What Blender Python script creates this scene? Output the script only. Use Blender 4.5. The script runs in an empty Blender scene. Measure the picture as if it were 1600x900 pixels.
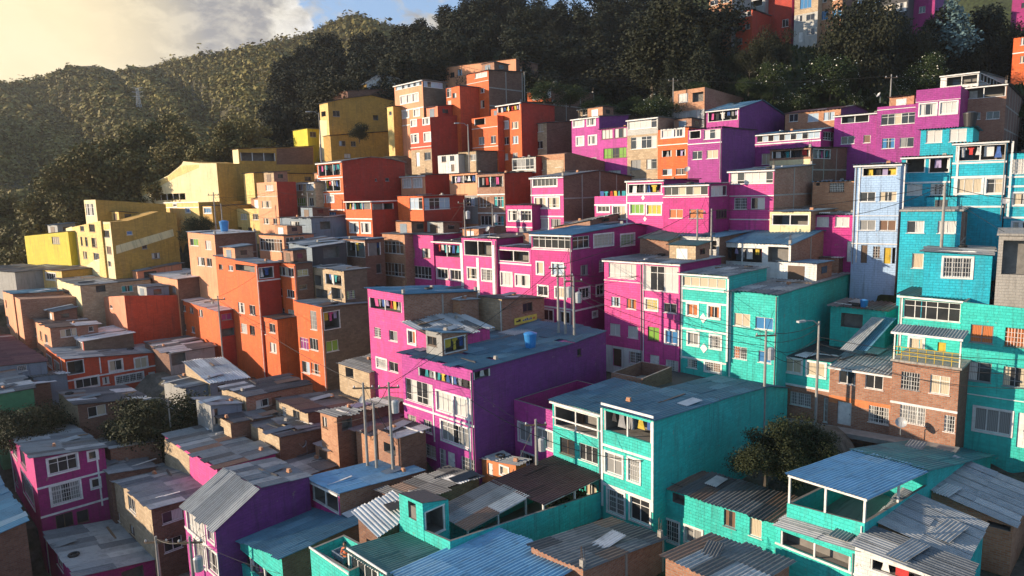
import bpy, math, random
import numpy as np
from mathutils import Vector, Matrix
rnd = random.Random(7)
scene = bpy.context.scene
COL = scene.collection
R_ = math.radians
# ------------------------------------------------------------------ camera
F = 1067.0                      # focal length in photo pixels (1600 wide)
CZ = 40.0                       # height of the drone above the zero level
PITCH, ROLL = R_(-8.0), R_(1.5)
fw = Vector((0, math.cos(PITCH), math.sin(PITCH)))
up0 = Vector((0, -math.sin(PITCH), math.cos(PITCH)))
rt = Vector((1, 0, 0))*math.cos(ROLL) - up0*math.sin(ROLL)
up = up0*math.cos(ROLL) + Vector((1, 0, 0))*math.sin(ROLL)
CAM = Vector((0, 0, CZ))
def ray(x, y): return fw*F + rt*(x-800) - up*(y-450)
def at(x, y, d):
    r = ray(x, y); return CAM + r*(d/r.y)
def proj(p):
    q = p-CAM; z = q.dot(fw)
    return 800+F*q.dot(rt)/z, 450-F*q.dot(up)/z
cam = bpy.data.cameras.new('camera'); cam_o = bpy.data.objects.new('camera', cam); COL.objects.link(cam_o)
cam.sensor_width = 36; cam.lens = F/1600*36; cam.clip_end = 6000; cam.clip_start = 0.5
cam_o.matrix_world = Matrix(((rt.x, up.x, -fw.x, 0), (rt.y, up.y, -fw.y, 0), (rt.z, up.z, -fw.z, CZ), (0, 0, 0, 1)))
scene.camera = cam_o
# ------------------------------------------------------------------ node helpers
MATS = {}
def newmat(name):
    m = bpy.data.materials.new(name); m.use_nodes = True
    nt = m.node_tree; b = nt.nodes['Principled BSDF']
    return m, nt, b
def N(nt, t, **kw):
    n = nt.nodes.new(t)
    for k, v in kw.items():
        if k in n.inputs: n.inputs[k].default_value = v
        else: setattr(n, k, v)
    return n
def mixc(nt, fac, a, b, mode='MIX'):
    n = nt.nodes.new('ShaderNodeMix'); n.data_type = 'RGBA'; n.blend_type = mode
    for i, v in ((0, fac), (6, a), (7, b)):
        if hasattr(v, 'links') or hasattr(v, 'is_linked'): nt.links.new(v, n.inputs[i])
        elif i == 0: n.inputs[0].default_value = v
        else: n.inputs[i].default_value = (v[0], v[1], v[2], 1)
    return n.outputs[2]
def ramp(nt, src, pts, interp='LINEAR'):
    n = nt.nodes.new('ShaderNodeValToRGB'); n.color_ramp.interpolation = interp
    e = n.color_ramp.elements
    while len(e) < len(pts): e.new(0.5)
    for k, (p, c) in enumerate(pts):
        e[k].position = p
        e[k].color = (c, c, c, 1) if not hasattr(c, '__len__') else (c[0], c[1], c[2], 1)
    nt.links.new(src, n.inputs[0]); return n.outputs[0]
def coords(nt, which='UV'):
    t = nt.nodes.new('ShaderNodeTexCoord'); return t.outputs[which]
def mapping(nt, src, scale):
    n = nt.nodes.new('ShaderNodeMapping'); n.inputs['Scale'].default_value = scale
    nt.links.new(src, n.inputs[0]); return n.outputs[0]
def noise(nt, vec, scale, detail=4, rough=.6, dist=0):
    n = N(nt, 'ShaderNodeTexNoise', Scale=scale, Detail=detail, Roughness=rough, Distortion=dist)
    nt.links.new(vec, n.inputs['Vector']); return n.outputs['Fac']
def bump(nt, b, h, strength, dist=.02):
    n = N(nt, 'ShaderNodeBump', Strength=strength, Distance=dist); nt.links.new(h, n.inputs['Height'])
    nt.links.new(n.outputs[0], b.inputs['Normal'])
def brickn(nt, vec, w, h, mort=.015):
    n = N(nt, 'ShaderNodeTexBrick', Scale=1.0)
    n.inputs['Brick Width'].default_value = w; n.inputs['Row Height'].default_value = h
    n.inputs['Mortar Size'].default_value = mort; n.inputs['Mortar Smooth'].default_value = .3
    n.inputs['Color1'].default_value = (0, 0, 0, 1); n.inputs['Color2'].default_value = (1, 1, 1, 1); n.inputs['Mortar'].default_value = (.5, .5, .5, 1)
    nt.links.new(vec, n.inputs['Vector']); return n
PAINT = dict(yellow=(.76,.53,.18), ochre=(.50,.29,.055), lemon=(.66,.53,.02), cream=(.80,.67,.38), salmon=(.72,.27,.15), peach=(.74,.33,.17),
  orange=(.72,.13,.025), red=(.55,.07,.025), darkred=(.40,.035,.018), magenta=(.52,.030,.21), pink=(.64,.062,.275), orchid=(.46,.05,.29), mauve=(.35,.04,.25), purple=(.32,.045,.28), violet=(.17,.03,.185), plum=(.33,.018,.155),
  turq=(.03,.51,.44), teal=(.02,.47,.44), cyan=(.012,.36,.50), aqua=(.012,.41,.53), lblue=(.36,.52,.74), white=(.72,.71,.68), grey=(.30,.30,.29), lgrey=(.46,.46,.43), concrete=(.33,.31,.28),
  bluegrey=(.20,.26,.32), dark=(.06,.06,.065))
def mat(key):
    if key in MATS: return MATS[key]
    m, nt, b = newmat(key)
    L = nt.links
    uv = coords(nt)
    if key in PAINT:
        c = PAINT[key]
        wob = N(nt, 'ShaderNodeTexNoise', Scale=1.3, Detail=3); L.new(uv, wob.inputs['Vector']); wv_ = nt.nodes.new('ShaderNodeVectorMath'); wv_.operation = 'MULTIPLY_ADD'; L.new(wob.outputs['Color'], wv_.inputs[0]); wv_.inputs[1].default_value = (.07, .05, 0); L.new(uv, wv_.inputs[2])
        br = brickn(nt, wv_.outputs[0], .40, .20, .012)
        n1 = noise(nt, uv, .35, 5); n2 = noise(nt, mapping(nt, uv, (1.6, .12, 1)), 1.0, 5, .65); n3 = noise(nt, uv, 6, 3, .7)
        base = mixc(nt, ramp(nt, n1, [(.3, 0), (.7, 1)]), [v*.86 for v in c], [min(1, v*1.08) for v in c])
        dirt = [c[0]*.5+.05, c[1]*.5+.045, c[2]*.5+.04]
        base = mixc(nt, ramp(nt, n2, [(.52, 0), (.76, .6)]), base, dirt)
        base = mixc(nt, ramp(nt, n3, [(.60, 0), (.72, .28)]), base, [v*.62 for v in c])
        chip = noise(nt, uv, 1.7, 6, .7)
        base = mixc(nt, ramp(nt, chip, [(.655, 0), (.67, .65)]), base, (.30, .22, .17))
        smooth = key in ('lblue', 'white', 'cream', 'peach', 'salmon', 'grey', 'lgrey', 'concrete', 'bluegrey', 'dark', 'lemon', 'green')
        pm = N(nt, 'ShaderNodeMath', operation='MULTIPLY'); L.new(br.outputs['Fac'], pm.inputs[0]); L.new(ramp(nt, noise(nt, uv, .55, 3), [(.42, .08 if not smooth else 0), (.62, .42 if not smooth else .12)]), pm.inputs[1])
        base = mixc(nt, pm.outputs[0], base, [v*.42 for v in c])
        base = mixc(nt, .10 if not smooth else .0, base, br.outputs['Color'], 'OVERLAY')
        n5 = noise(nt, mapping(nt, uv, (3.2, .22, 1)), 1.3, 4, .6)
        base = mixc(nt, ramp(nt, n5, [(.53, 0), (.72, .7)]), base, [v*.38+.012 for v in c])
        base = mixc(nt, ramp(nt, noise(nt, uv, .9, 3, .5), [(.58, 0), (.66, .22)]), base, [min(1, v*1.25+.03) for v in c])
        L.new(base, b.inputs['Base Color']); b.inputs['Roughness'].default_value = .72
        mr = N(nt, 'ShaderNodeMath', operation='SUBTRACT'); L.new(n3, mr.inputs[0]); L.new(br.outputs['Fac'], mr.inputs[1])
        bump(nt, b, mr.outputs[0], .9, .03)
    elif key in ('brick', 'brickdark', 'brickor', 'stone', 'stonedark'):
        pal = dict(brick=((.30,.125,.07),(.42,.21,.13),(.30,.26,.22)), brickdark=((.16,.065,.04),(.25,.12,.075),(.17,.14,.12)), brickor=((.46,.19,.09),(.58,.30,.16),(.42,.33,.25)),
                   stone=((.42,.30,.18),(.58,.44,.28),(.36,.31,.25)), stonedark=((.13,.10,.07),(.20,.155,.11),(.12,.11,.10)))[key]
        br = brickn(nt, uv, .33 if 'stone' not in key else .40, .13 if 'stone' not in key else .2, .016)
        n1 = noise(nt, uv, .5, 6); n3 = noise(nt, uv, 5, 4, .7); n2 = noise(nt, mapping(nt, uv, (1.2, .15, 1)), 1.2, 5)
        base = mixc(nt, br.outputs['Color'], pal[0], pal[1])
        base = mixc(nt, br.outputs['Fac'], base, pal[2])
        base = mixc(nt, ramp(nt, n1, [(.45, 0), (.75, .5)]), base, [v*.55 for v in pal[0]])
        base = mixc(nt, ramp(nt, n2, [(.6, 0), (.78, .5)]), base, pal[2])
        base = mixc(nt, ramp(nt, n3, [(.35, .35), (.6, 0)]), base, [v*.6 for v in pal[0]])
        L.new(base, b.inputs['Base Color']); b.inputs['Roughness'].default_value = .85
        mr = N(nt, 'ShaderNodeMath', operation='SUBTRACT'); L.new(n3, mr.inputs[0]); L.new(br.outputs['Fac'], mr.inputs[1])
        bump(nt, b, mr.outputs[0], .7, .02)
    elif key.startswith('roof_'):
        pal = dict(c=[(.12,.135,.15),(.18,.20,.215),(.25,.27,.28),(.31,.325,.33),(.15,.17,.19),(.42,.43,.43)],
                   d=[(.055,.058,.065),(.085,.088,.095),(.11,.115,.12),(.16,.165,.17),(.15,.095,.07),(.56,.56,.56)],
                   l=[(.26,.28,.29),(.31,.33,.34),(.34,.35,.35),(.28,.30,.32),(.36,.37,.37),(.40,.41,.41)],
                   w=[(.55,.56,.57),(.60,.61,.62),(.48,.49,.50),(.66,.67,.67),(.56,.55,.53),(.30,.30,.31)],
                   b=[(.07,.19,.28),(.09,.23,.33),(.06,.16,.24),(.13,.27,.37),(.08,.20,.29),(.24,.34,.40)],
                   q=[(.045,.13,.19),(.055,.15,.22),(.04,.115,.17),(.07,.18,.25),(.05,.14,.20),(.09,.20,.27)],
                   s=[(.15,.34,.52),(.17,.37,.56),(.14,.32,.49),(.16,.36,.54),(.18,.39,.57),(.24,.42,.56)],
                   t=[(.025,.16,.185),(.03,.18,.20),(.03,.14,.165),(.04,.21,.22),(.03,.17,.19),(.06,.20,.21)],
                   g=[(.05,.13,.12),(.06,.15,.135),(.07,.17,.15),(.05,.12,.115),(.08,.17,.155),(.11,.21,.19)],
                   r=[(.05,.018,.022),(.06,.02,.025),(.045,.016,.02),(.055,.02,.024),(.05,.018,.02),(.07,.025,.03)],
                   m=[(.13,.045,.05),(.11,.04,.045),(.15,.06,.06),(.12,.04,.045),(.10,.035,.04),(.30,.30,.30)],
                   k=[(.02,.02,.022),(.025,.025,.026),(.03,.03,.03),(.022,.022,.024),(.028,.028,.028),(.035,.035,.035)],
                   p=[(.13,.14,.15),(.32,.34,.35),(.20,.22,.23),(.46,.47,.47),(.10,.10,.10),(.23,.13,.085)])[key[5:]]
        sid = N(nt, 'ShaderNodeUVMap', uv_map='sid')
        sx = nt.nodes.new('ShaderNodeSeparateXYZ'); L.new(sid.outputs[0], sx.inputs[0])
        base = ramp(nt, sx.outputs[0], [(i/6.0, c) for i, c in enumerate(pal)], 'CONSTANT')
        add = nt.nodes.new('ShaderNodeVectorMath'); add.operation = 'MULTIPLY_ADD'
        L.new(sid.outputs[0], add.inputs[0]); add.inputs[1].default_value = (3, 3, 0); L.new(uv, add.inputs[2])
        n1 = noise(nt, add.outputs[0], .9, 6, .65); n2 = noise(nt, mapping(nt, add.outputs[0], (2.2, .35, 1)), 1.6, 5, .7); n3 = noise(nt, uv, 9, 3, .7); n4 = noise(nt, uv, .3, 4)
        base = mixc(nt, ramp(nt, n1, [(.48, 0), (.72, .55)]), base, [v*.42 for v in pal[0]])
        base = mixc(nt, ramp(nt, n2, [(.57, 0), (.72, .55)]), base, (.10, .075, .055))
        base = mixc(nt, ramp(nt, n3, [(.55, 0), (.75, .35)]), base, [min(1, v*1.5+.03) for v in pal[2]])
        base = mixc(nt, ramp(nt, n4, [(.55, 0), (.7, .4)]), base, [v*.6+.02 for v in pal[1]])
        L.new(base, b.inputs['Base Color']); b.inputs['Roughness'].default_value = .62
        bump(nt, b, n3, .25, .01)
    elif key.startswith('curtain_'):
        c = dict(cream=(.62,.52,.37), white=(.68,.66,.62), grey=(.30,.30,.29), orange=(.55,.17,.05), green=(.20,.42,.05), blue=(.04,.22,.48), purple=(.30,.03,.22), yellow=(.62,.48,.04), teal=(.03,.40,.42), brown=(.22,.12,.07), sky=(.45,.58,.70))[key[8:]]
        w = N(nt, 'ShaderNodeTexWave', Scale=1.6, Distortion=2.2); w.bands_direction = 'X'; w.inputs['Detail'].default_value = 2
        L.new(uv, w.inputs['Vector'])
        base = mixc(nt, w.outputs['Fac'], [v*.55 for v in c], c)
        L.new(base, b.inputs['Base Color']); b.inputs['Roughness'].default_value = .8
        b.inputs['Coat Weight'].default_value = .7; b.inputs['Coat Roughness'].default_value = .04
    elif key == 'glass':
        n1 = noise(nt, uv, 1.1, 3)
        L.new(mixc(nt, n1, (.012,.014,.017), (.05,.052,.055)), b.inputs['Base Color']); b.inputs['Roughness'].default_value = .06
        b.inputs['Specular IOR Level'].default_value = .7
    elif key in ('leafdark', 'leafmid', 'leafbrown', 'leafgreen', 'leafblue', 'leaffar', 'leafbush'):
        c = dict(leafdark=((.007,.012,.008),(.022,.030,.015)), leafmid=((.007,.011,.006),(.026,.030,.012)), leafbrown=((.06,.06,.022),(.17,.15,.05)), leafgreen=((.010,.022,.008),(.036,.06,.018)),
                 leafblue=((.05,.10,.11),(.12,.20,.21)), leaffar=((.085,.080,.024),(.25,.205,.055)), leafbush=((.008,.014,.006),(.034,.044,.016)))[key]
        oi = nt.nodes.new('ShaderNodeObjectInfo'); oc = coords(nt, 'Object')
        n1 = noise(nt, oc, .05 if key == 'leaffar' else 3.5, 6, .75)
        base = mixc(nt, ramp(nt, n1, [(.32, 0), (.68, 1)]), c[0], c[1])
        base = mixc(nt, ramp(nt, oi.outputs['Random'], [(0, 0), (1, .45)]), base, (c[1][0]*1.0, c[1][1]*.85, c[1][2]*.8))
        L.new(base, b.inputs['Base Color']); b.inputs['Roughness'].default_value = .7
        b.inputs['Specular IOR Level'].default_value = .2
    else:
        c, rough = dict(frame=((.74,.73,.70), .5), trim=((.76,.75,.73), .6), metal=((.25,.26,.27), .45), brownframe=((.13,.08,.05), .6), black=((.015,.015,.016), .5), pole=((.30,.29,.27), .8),
            wood=((.22,.14,.08), .8), bark=((.075,.06,.045), .9), interior=((.20,.19,.175), .9), wire=((.015,.015,.015), .6), bluetank=((.03,.22,.55), .4), blacktank=((.02,.02,.021), .5),
            skin=((.36,.19,.12), .6), shirt=((.62,.16,.05), .8), hair=((.015,.012,.01), .6), trousers=((.05,.06,.09), .8), eye=((.02,.015,.012), .3),
            yellowdoor=((.55,.38,.03), .6), flower=((.75,.74,.66), .8), banner=((.72,.60,.10), .6), pavement=((.26,.25,.235), .85), redor=((.62,.20,.07), .7), green=((.05,.22,.10), .6), dish=((.42,.43,.44), .4),
            steel=((.38,.39,.40), .4), terracotta=((.36,.13,.07), .8), rubber=((.02,.02,.02), .7), bluefabric=((.05,.12,.35), .8),
            g_white=((.70,.69,.67), .9), g_red=((.50,.04,.04), .9), g_blue=((.05,.12,.35), .9), g_black=((.03,.03,.035), .9), g_pink=((.60,.10,.30), .9), g_grey=((.28,.28,.29), .9), g_teal=((.03,.30,.34), .9), g_yellow=((.62,.45,.06), .9), g_lilac=((.38,.32,.52), .9), g_green=((.06,.26,.09), .9))[key]
        src = uv if key not in ('pole', 'bark', 'skin', 'hair') else coords(nt, 'Object')
        n1 = noise(nt, src, 2.2, 5)
        L.new(mixc(nt, ramp(nt, n1, [(.35, 0), (.7, 1)]), [v*.72 for v in c], [min(1, v*1.06) for v in c]), b.inputs['Base Color'])
        b.inputs['Roughness'].default_value = rough
    MATS[key] = m; return m
# ------------------------------------------------------------------ mesh builder
class MB:
    def __init__(s): s.v = []; s.f = []; s.m = []; s.uv = []; s.sid = []
    def face(s, pts, m=0, uv=None, sid=None):
        k = len(s.v); s.v += [tuple(p) for p in pts]; s.f.append(tuple(range(k, k+len(pts)))); s.m.append(m)
        if uv is None:
            p0, p1, p2 = Vector(pts[0]), Vector(pts[1]), Vector(pts[2]); e = (p1-p0)
            e = e.normalized() if e.length > 1e-6 else Vector((1, 0, 0)); n = e.cross(p2-p0)
            q = n.cross(e).normalized() if n.length > 1e-9 else Vector((0, 0, 1))
            uv = [((Vector(p)-p0).dot(e)+p0.x, (Vector(p)-p0).dot(q)+p0.z) for p in pts]
        s.uv += list(uv); s.sid += [sid or (0, 0)]*len(pts)
    def box(s, x0, y0, z0, x1, y1, z1, m=0):
        a = [(x0,y0,z0),(x1,y0,z0),(x1,y1,z0),(x0,y1,z0),(x0,y0,z1),(x1,y0,z1),(x1,y1,z1),(x0,y1,z1)]
        for q in ((0,3,2,1),(4,5,6,7),(0,1,5,4),(1,2,6,5),(2,3,7,6),(3,0,4,7)): s.face([a[i] for i in q], m)
    def obox(s, o, ex, ey, ez, m=0):
        o, ex, ey, ez = Vector(o), Vector(ex), Vector(ey), Vector(ez)
        a = [o, o+ex, o+ex+ey, o+ey, o+ez, o+ex+ez, o+ex+ey+ez, o+ey+ez]
        for q in ((0,3,2,1),(4,5,6,7),(0,1,5,4),(1,2,6,5),(2,3,7,6),(3,0,4,7)): s.face([a[i] for i in q], m)
    def tube(s, pts, r, n=6, m=0, cap=True):
        pts = [Vector(p) for p in pts]; rs = r if hasattr(r, '__len__') else [r]*len(pts); rings = []
        for i, p in enumerate(pts):
            t = (pts[min(i+1, len(pts)-1)]-pts[max(i-1, 0)]).normalized()
            a = t.cross(Vector((0, 0, 1)))
            if a.length < .05: a = t.cross(Vector((1, 0, 0)))
            a.normalize(); b = t.cross(a)
            rings.append([p+(a*math.cos(2*math.pi*k/n)+b*math.sin(2*math.pi*k/n))*rs[i] for k in range(n)])
        for i in range(len(rings)-1):
            for k in range(n): s.face([rings[i][k], rings[i][(k+1) % n], rings[i+1][(k+1) % n], rings[i+1][k]], m)
        if cap: s.face(rings[0], m); s.face(rings[-1][::-1], m)
    def lathe(s, prof, n=14, m=0, o=(0, 0, 0)):
        o = Vector(o)
        for (r0, z0), (r1, z1) in zip(prof, prof[1:]):
            for k in range(n):
                a, b = 2*math.pi*k/n, 2*math.pi*(k+1)/n
                s.face([o+Vector((r0*math.cos(a), r0*math.sin(a), z0)), o+Vector((r0*math.cos(b), r0*math.sin(b), z0)), o+Vector((r1*math.cos(b), r1*math.sin(b), z1)), o+Vector((r1*math.cos(a), r1*math.sin(a), z1))], m)
    def mesh(s, name, mats, smooth=False):
        me = bpy.data.meshes.new(name); me.from_pydata(s.v, [], s.f)
        for m in mats: me.materials.append(mat(m) if isinstance(m, str) else m)
        me.polygons.foreach_set('material_index', s.m)
        l = me.uv_layers.new(name='UVMap'); l.data.foreach_set('uv', [c for p in s.uv for c in p])
        l2 = me.uv_layers.new(name='sid'); l2.data.foreach_set('uv', [c for p in s.sid for c in p])
        me.uv_layers.active_index = 0; me.uv_layers[0].active_render = True
        if smooth: me.polygons.foreach_set('use_smooth', [True]*len(s.f))
        me.update(); return me
    def build(s, name, mats, parent=None, smooth=False):
        return put(name, s.mesh(name, mats if isinstance(mats, (list, tuple)) else [mats], smooth), parent)
def put(name, me, parent=None, loc=None):
    o = bpy.data.objects.new(name, me); COL.objects.link(o)
    if parent: o.parent = parent
    if loc is not None: o.location = loc
    return o
LABELS = {}
def tag(o, label=None, cat=None, group=None, kind=None):
    if label: o['label'] = label; LABELS.setdefault(label, []).append((o.name, group))
    if cat: o['category'] = cat
    if group: o['group'] = group
    if kind: o['kind'] = kind
    return o
def thing(name, loc, label, cat, group=None, rz=0):
    o = put(name, None); o.location = loc; o.rotation_euler = (0, 0, rz); o.empty_display_size = .3
    return tag(o, label, cat, group)
# ------------------------------------------------------------------ houses
ANCH = {'C4', 'D13', 'G3', 'G11', 'E8', 'F3', 'L1', 'O4a', 'N1a', 'O2', 'P13', 'M'}
HOUSES = {}; FOOT = []; LAUNDRY = []
def solve(fn, target, t0=0., t1=40., n=60):
    f0 = fn(t0)-target; f1 = fn(t1)-target
    if f0*f1 > 0: return t1 if abs(f1) < abs(f0) else t0
    for _ in range(n):
        tm = (t0+t1)/2; fm = fn(tm)-target
        if fm*f0 <= 0: t1 = tm
        else: t0, f0 = tm, fm
    return (t0+t1)/2
def zat(x, y, py): return solve(lambda z: proj(Vector((x, y, z)))[1], py, -40, 160)
def interp(pts, t):
    if t <= pts[0][0]: return pts[0][1]
    for (a, b), (c, d) in zip(pts, pts[1:]):
        if t <= c: return b+(d-b)*(t-a)/max(c-a, 1e-6)
    return pts[-1][1]
def sheets(mb, hf, x0, x1, y0, y1, along_y, per, oid, rag=.1, miss=.0):
    # corrugated sheets laid over the plane hf(x, y); sheets overlap and sit a little unevenly
    W, Lg = ((x1-x0), (y1-y0)) if along_y else ((y1-y0), (x1-x0))
    nc = max(1, round(W/.95)); nl = max(1, round(Lg/2.1)); cw = W/nc; ll = Lg/nl; kk = 4 if per < .4 else 3
    rowcol = [rnd.random() for _ in range(nl)]
    for i in range(nc):
        off = rnd.uniform(-.12, .12)
        for j in range(nl):
            if rnd.random() < miss: continue
            c0 = i*cw-.02; c1 = (i+1)*cw+.04; l0 = j*ll + (off if j else rnd.uniform(-rag, rag)); l1 = (j+1)*ll + (off+.1 if j < nl-1 else rnd.uniform(-rag, rag))
            sid = (rnd.random() if rnd.random() < .55 else rowcol[j]*.82, rnd.random()); lift = rnd.uniform(.0, .03); t0, t1 = rnd.uniform(0, .02), rnd.uniform(0, .03)
            npd = max(1, round((c1-c0)/per)); nv = npd*kk; prev = None
            for q in range(nv+1):
                c = c0+(c1-c0)*q/nv; wv = .036*math.sin(2*math.pi*q/kk+.6)*(1 if per < .25 else 1.45)
                row = []
                for l, tt in ((l0, t0), (l1, t1)):
                    x, y = (x0+c, y0+l) if along_y else (x0+l, y0+c)
                    row.append((x, y, hf(x, y)+.05+wv+lift+tt))
                uvr = [(c+oid, l0), (c+oid, l1)]
                if prev: mb.face([prev[0], row[0], row[1], prev[1]], 0, [pu[0], uvr[0], uvr[1], pu[1]], sid)
                prev, pu = row, uvr
CURT = ['cream', 'white', 'cream', 'grey', 'white', 'none', 'none', 'cream', 'grey', 'none', 'brown', 'sky']
CODE = dict(o='orange', g='green', b='blue', p='purple', y='yellow', t='teal', c='cream', d='none', w='white', n='brown', s='sky', k='grey')
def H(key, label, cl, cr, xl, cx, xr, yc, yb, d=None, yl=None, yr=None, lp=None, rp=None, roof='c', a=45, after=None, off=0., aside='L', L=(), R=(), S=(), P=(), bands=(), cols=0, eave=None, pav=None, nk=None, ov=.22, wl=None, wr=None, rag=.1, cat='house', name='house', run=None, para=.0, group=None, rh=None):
    if not after and key not in ANCH and 45 < d < 110: a += rnd.uniform(-2, 2)
    ar = R_(a); u = Vector((math.cos(ar), -math.sin(ar), 0)); v = Vector((math.sin(ar), math.cos(ar), 0))
    if after:                       # the facade continues the plane of a neighbour
        h = HOUSES[after]; n = -h['v'] if aside == 'L' else h['u']; r = ray(cx, yc)
        o = h['C'] + n*off; t = (o-CAM).dot(n)/r.dot(n); C = CAM+r*t
    else: C = at(cx, yc, d)
    dist = C.y
    wL = wl or min(max(solve(lambda t: proj(C-u*t)[0], xl), 1.6), 26); wR = wr or min(max(solve(lambda t: proj(C+v*t)[0], xr), 1.6), 24)
    if xr - cx < 18 and not wr: wR = max(wR, 7.0)
    if cx - xl < 8 and not wl: wL = max(wL, 5.)
    zb = zat(C.x, C.y, yb); hc = C.z-zb
    lpts = [(0, 0.)]; rpts = [(0, 0.)]
    if yl is not None: lp = [(xl, yl)]
    if yr is not None: rp = [(xr, yr)]
    for (px, py) in (lp or []):
        t = wL if px <= xl else solve(lambda t: proj(C-u*t)[0], px); q = C-u*t; lpts.append((t, zat(q.x, q.y, py)-C.z))
    for (px, py) in (rp or []):
        t = wR if px >= xr else solve(lambda t: proj(C+v*t)[0], px); q = C+v*t; rpts.append((t, zat(q.x, q.y, py)-C.z))
    if rh: rpts = [(0, 0.)]+list(rh)
    if lpts[-1][0] < wL-.01: lpts.append((wL, lpts[-1][1]))
    if rpts[-1][0] < wR-.01: rpts.append((wR, rpts[-1][1]))
    lim = hc-1.2
    lpts = [(t, max(-lim, min(6, z))) for t, z in lpts]; rpts = [(t, max(-lim, min(6, z))) for t, z in rpts]
    def hf(x, y):
        def ex(p, t):
            if t < 0: (a0, b0), (a1, b1) = p[0], p[1]; return b0+(b1-b0)*(t-a0)/max(a1-a0, .01)
            if t > p[-1][0]: (a0, b0), (a1, b1) = p[-2], p[-1]; return b1+(b1-b0)*(t-a1)/max(a1-a0, .01)
            return interp(p, t)
        return max(.3, hc+ex(lpts, -x)+ex(rpts, y))
    base = Vector((C.x, C.y, zb))
    root = thing(name, base, label, cat, group, -ar)
    hd = dict(C=C, u=u, v=v, wL=wL, wR=wR, hc=hc, zb=zb, root=root, hf=hf, nk=nk or label, dist=dist, key=key); HOUSES[key] = hd
    FOOT.append((base, u, v, wL, wR))
    FN = {'L': -v, 'R': u}; FD = {'L': u, 'R': v}
    def sz(face, px, py):
        r = ray(px, py); n = FN[face]; t = (base-CAM).dot(n)/r.dot(n); p = CAM+r*t
        return (p-base).dot(FD[face]), p.z-zb
    def fm(face, s, z, dp=0.): return (s, dp, z) if face == 'L' else (-dp, s, z)
    lims = {'L': (-wL, 0.), 'R': (0., wR)}
    ops = {'L': [], 'R': []}
    for face, spec in (('L', L), ('R', R)):
        for e in spec:
            st, y0, y1, xs = e[0], e[1], e[2], e[3:]
            xm = (xs[0]+xs[1])/2; zt = sz(face, xm, y0)[1]; zo = sz(face, xm, y1)[1]; ym = (y0+y1)/2
            for x0, x1 in zip(xs[::2], xs[1::2]):
                s0 = sz(face, x0, ym)[0]; s1 = sz(face, x1, ym)[0]
                s0 = max(s0, lims[face][0]+.08); s1 = min(s1, lims[face][1]-.08)
                tp = min(hf(s0 if face == 'L' else 0, 0 if face == 'L' else s0), hf(s1 if face == 'L' else 0, 0 if face == 'L' else s1))-.08
                z1 = min(zt, tp); z0 = max(zo, -.2)
                if s1-s0 < .22 or z1-z0 < .25 or s1-s0 > 20: continue
                if any(s0 < q[1]+.04 and s1 > q[0]-.04 and z0 < q[3]+.04 and z1 > q[2]-.04 for q in ops[face]): continue
                ops[face].append((s0, s1, z0, z1, st))
    # wall with real openings
    mb = MB(); uo = rnd.uniform(0, 60)
    bz = [(sz('L', cx, b0)[1], sz('L', cx, b1)[1], i+3) for i, (b0, b1, c) in enumerate(bands)]
    def emit(face, s0, s1, za, t0, t1, m):
        zs = sorted({z for b in bz for z in b[:2] if za+.01 < z < min(t0, t1)-.01}) if face == 'L' else []
        cur = za
        for z in zs+[None]:
            e0, e1 = (t0, t1) if z is None else (z, z)
            mm = m; zm = (cur+(e0+e1)/2)/2
            for b in bz:
                if face == 'L' and b[1] < zm < b[0]: mm = b[2]
            mb.face([fm(face, s0, cur), fm(face, s1, cur), fm(face, s1, e1), fm(face, s0, e0)], mm, [(s0+uo, cur), (s1+uo, cur), (s1+uo, e1), (s0+uo, e0)])
            cur = e0
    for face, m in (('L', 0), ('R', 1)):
        lo, hi = lims[face]; pp = lpts if face == 'L' else rpts
        cuts = {lo, hi} | {(-t if face == 'L' else t) for t, _ in pp if 0 < t < hi-lo} | {q[i] for q in ops[face] for i in (0, 1)}
        cuts = sorted(cuts); top = lambda s: hf(s, 0) if face == 'L' else hf(0, s)
        for s0, s1 in zip(cuts, cuts[1:]):
            if s1-s0 < 1e-4: continue
            cur = -5.
            for q in sorted([q for q in ops[face] if q[0] <= s0+1e-4 and q[1] >= s1-1e-4], key=lambda q: q[2]):
                if q[2] > cur+.005: emit(face, s0, s1, cur, q[2], q[2], m)
                cur = q[3]
            emit(face, s0, s1, cur, top(s0), top(s1), m)
        for (s0, s1, z0, z1, st) in ops[face]:
            deep = {'T': 2.0, 't': 1.8, 'h': .7}.get(st[0], .16); deep = min(deep, .62*(wR if face == 'L' else wL))
            mm = 2 if st[0] in 'Tth' else m
            f = lambda s, z, dp: fm(face, s, z, dp)
            mb.face([f(s0, z0, 0), f(s1, z0, 0), f(s1, z0, deep), f(s0, z0, deep)], mm); mb.face([f(s0, z1, deep), f(s1, z1, deep), f(s1, z1, 0), f(s0, z1, 0)], mm)
            mb.face([f(s0, z0, 0), f(s0, z0, deep), f(s0, z1, deep), f(s0, z1, 0)], mm); mb.face([f(s1, z0, deep), f(s1, z0, 0), f(s1, z1, 0), f(s1, z1, deep)], mm)
            mb.face([f(s0, z0, deep), f(s1, z0, deep), f(s1, z1, deep), f(s0, z1, deep)], mm)
    xs = sorted({-wL, 0.} | {-t for t, _ in lpts}); ys = sorted({0., wR} | {t for t, _ in rpts})
    for y0, y1 in zip(ys, ys[1:]): mb.face([(-wL, y1, -5), (-wL, y0, -5), (-wL, y0, hf(-wL, y0)), (-wL, y1, hf(-wL, y1))], 1)
    for x0, x1 in zip(xs, xs[1:]): mb.face([(x1, wR, -5), (x0, wR, -5), (x0, wR, hf(x0, wR)), (x1, wR, hf(x1, wR))], 1)
    dn = para if para else .02
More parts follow.
